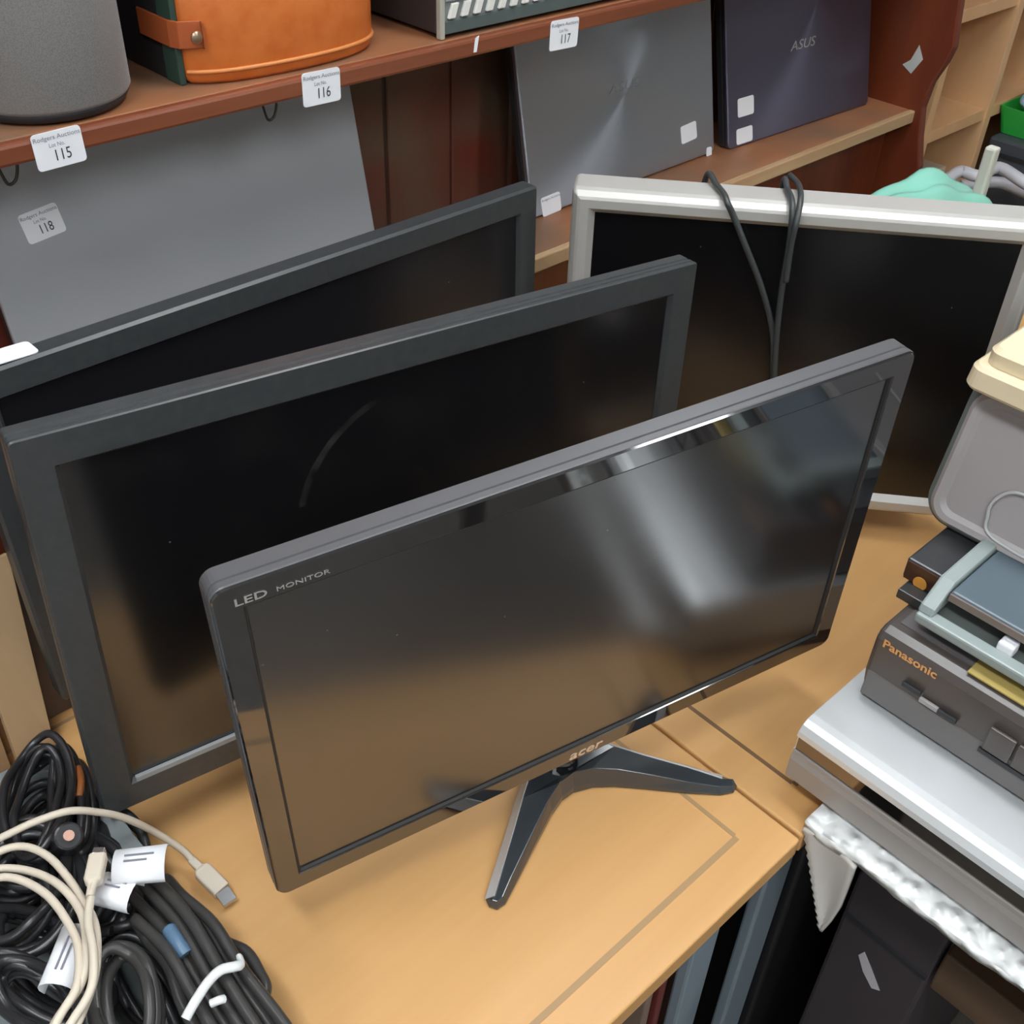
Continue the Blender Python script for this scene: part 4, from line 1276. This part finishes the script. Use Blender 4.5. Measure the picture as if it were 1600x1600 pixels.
bm = BM(); box(bm, 0.262, 0.44, -0.10, 0.035, zz0 + 0.0372, zz0 + 0.042); obj('raised_panel', bm, CREAM, crm, 0.003, world=True)

# ---------------------------------------------------------------- under the side table: dark case with sticker
t = thing('dark_cabinet', 'dark purple-grey case with a white sticker under the side table', 'cabinet', Vector((0.25, -0.09, -0.73)))
bm = BM(); box(bm, 0.072, 0.45, -0.132, -0.036, -0.73, -0.05); obj('housing', bm, BIN_BOX, t, 0.004, world=True)
bm = BM(); box(bm, 0.069, 0.0722, -0.130, -0.038, -0.155, -0.150); obj('seam', bm, BLK_MATTE, t, world=True)
bm = BM(); prism(bm, [(-0.070, -0.185), (-0.082, -0.200), (-0.098, -0.222), (-0.090, -0.228), (-0.076, -0.214), (-0.066, -0.196)], 0.0712, 0.0718, 'x'); obj('paper_label', bm, mat('dim_label', (0.5, 0.48, 0.5), 0.6), t, world=True)

# ---------------------------------------------------------------- right: pine pigeonhole unit and clutter
pu = thing('pigeonhole_unit', 'pale pine pigeonhole unit standing right of the red shelf unit', 'shelf', Vector((1.6, 0.82, -0.73)))
for x in (1.238, 1.466, 1.70, 1.93):
    bm = BM(); box(bm, x, x + 0.022, 0.66, 0.95, -0.73, 0.85); obj('upright', bm, PINE, pu, 0.001, world=True)
for z in (-0.30, -0.06, 0.150, 0.352, 0.56, 0.83):
    for (xa, xb) in ((1.260, 1.466), (1.488, 1.70), (1.722, 1.93)):
        bm = BM(); box(bm, xa, xb, 0.664, 0.94, z, z + 0.022); obj('shelf', bm, PINE, pu, 0.001, world=True)
bm = BM(); box(bm, 1.238, 1.952, 0.94, 0.952, -0.73, 0.85); obj('back_panel', bm, PINE, pu, world=True)
bm = BM(); box(bm, 1.275, 1.45, 0.70, 0.90, -0.036, 0.055)
o = obj('paper_stack', bm, mat('kraft_paper', (0.55, 0.45, 0.33), 0.7), None, 0.002); tag(o, 'stack of pale brown paper in a pigeonhole behind the mint bag', 'paper')
# green tray and what lies in it
t = thing('green_tray', 'bright green plastic tray on top of the charcoal box, far right', 'tray', Vector((1.66, 0.62, 0.118)))
bm = BM(); loft(bm, [[(p[0], p[1], z) for p in rrect(0.28 + g, 0.09 + g, 0.01, 3)] for z, g in ((0, -0.02), (0.05, 0.0), (0.05, -0.006), (0.004, -0.026))]); obj('tub', bm, GREEN_B, t)
bm = BM(); bmesh.ops.create_icosphere(bm, subdivisions=3, radius=0.05)
for v_ in bm.verts:
    v_.co *= 1 + 0.18 * math.sin(v_.co.x * 90) * math.cos(v_.co.z * 70)
    v_.co.z *= 0.55; v_.co.x *= 1.3; v_.co.y *= 0.6
bm.transform(Matrix.Translation((1.60, 0.62, 0.180)))
o = obj('plastic_bag', bm, BLUE_W, smooth=True); tag(o, 'crumpled pale blue plastic bag lying in the green tray', 'bag')
t = thing('charcoal_box', 'charcoal grey box under the green tray at the right edge', 'box', Vector((1.65, 0.60, -0.73)))
bm = BM(); box(bm, 1.50, 1.82, 0.46, 0.655, -0.73, 0.117); obj('housing', bm, DKGREY_BOX, t, 0.006, world=True)
bm = BM(); box(bm, 1.497, 1.50, 0.47, 0.645, 0.085, 0.092); obj('seam', bm, BLK_MATTE, t, world=True)
# mint bag
bm = BM(); bmesh.ops.create_icosphere(bm, subdivisions=5, radius=1.0)
for v_ in bm.verts:
    c_ = v_.co.copy()
    f_ = 1 + 0.05 * math.sin(5 * c_.x + 3 * c_.y) + 0.04 * math.sin(9 * c_.y + 6 * c_.z) + 0.03 * math.sin(14 * c_.x - 5 * c_.z)
    v_.co = Vector((c_.x * 0.200 * f_, c_.y * 0.060 * f_, max(c_.z * 0.135 * f_ * (1 - 0.55 * max(c_.x + 0.1, 0)), -0.080)))
bm.transform(Matrix.Translation((0.995, 0.503, 0.0806)) @ Matrix.Rotation(-0.30, 4, 'Z'))
o = obj('mint_bag', bm, MINT, smooth=True); tag(o, 'shiny mint green plastic bag behind the silver television', 'bag')
# white adapters and cables at the right
t = thing('power_adapter', 'white upright power adapter with cable, right of the mint bag', 'adapter', Vector((1.19, 0.48, 0.0)))
a_ = at(1546, 250, y=0.505)
bm = BM(); box(bm, a_.x - 0.010, a_.x + 0.010, 0.495, 0.515, 0.0006, a_.z + 0.022); obj('housing', bm, mat('adapter_white', (0.66, 0.66, 0.58), 0.4), t, 0.004, world=True)
bm = BM(); tube(bm, [(a_.x - 0.004, 0.49, 0.03), (a_.x - 0.01, 0.47, 0.02), (a_.x + 0.02, 0.45, 0.006), (a_.x - 0.01, 0.43, 0.006)], 0.004, 8); obj('cord', bm, mat('white_cord', (0.70, 0.70, 0.72), 0.4), t, world=True)
bm = BM(); tube(bm, [P(1475, 285, 0.10), P(1500, 268, 0.10), P(1530, 275, 0.10), P(1560, 262, 0.095), P(1600, 285, 0.09), P(1640, 310, 0.06), P(1600, 300, 0.05), P(1560, 285, 0.05), P(1500, 290, 0.04)], 0.011, 10)
o = obj('white_tube', bm, mat('pale_tube', (0.62, 0.62, 0.67), 0.35)); tag(o, 'thick white ribbed hose coiled at the right edge behind the television', 'hose')
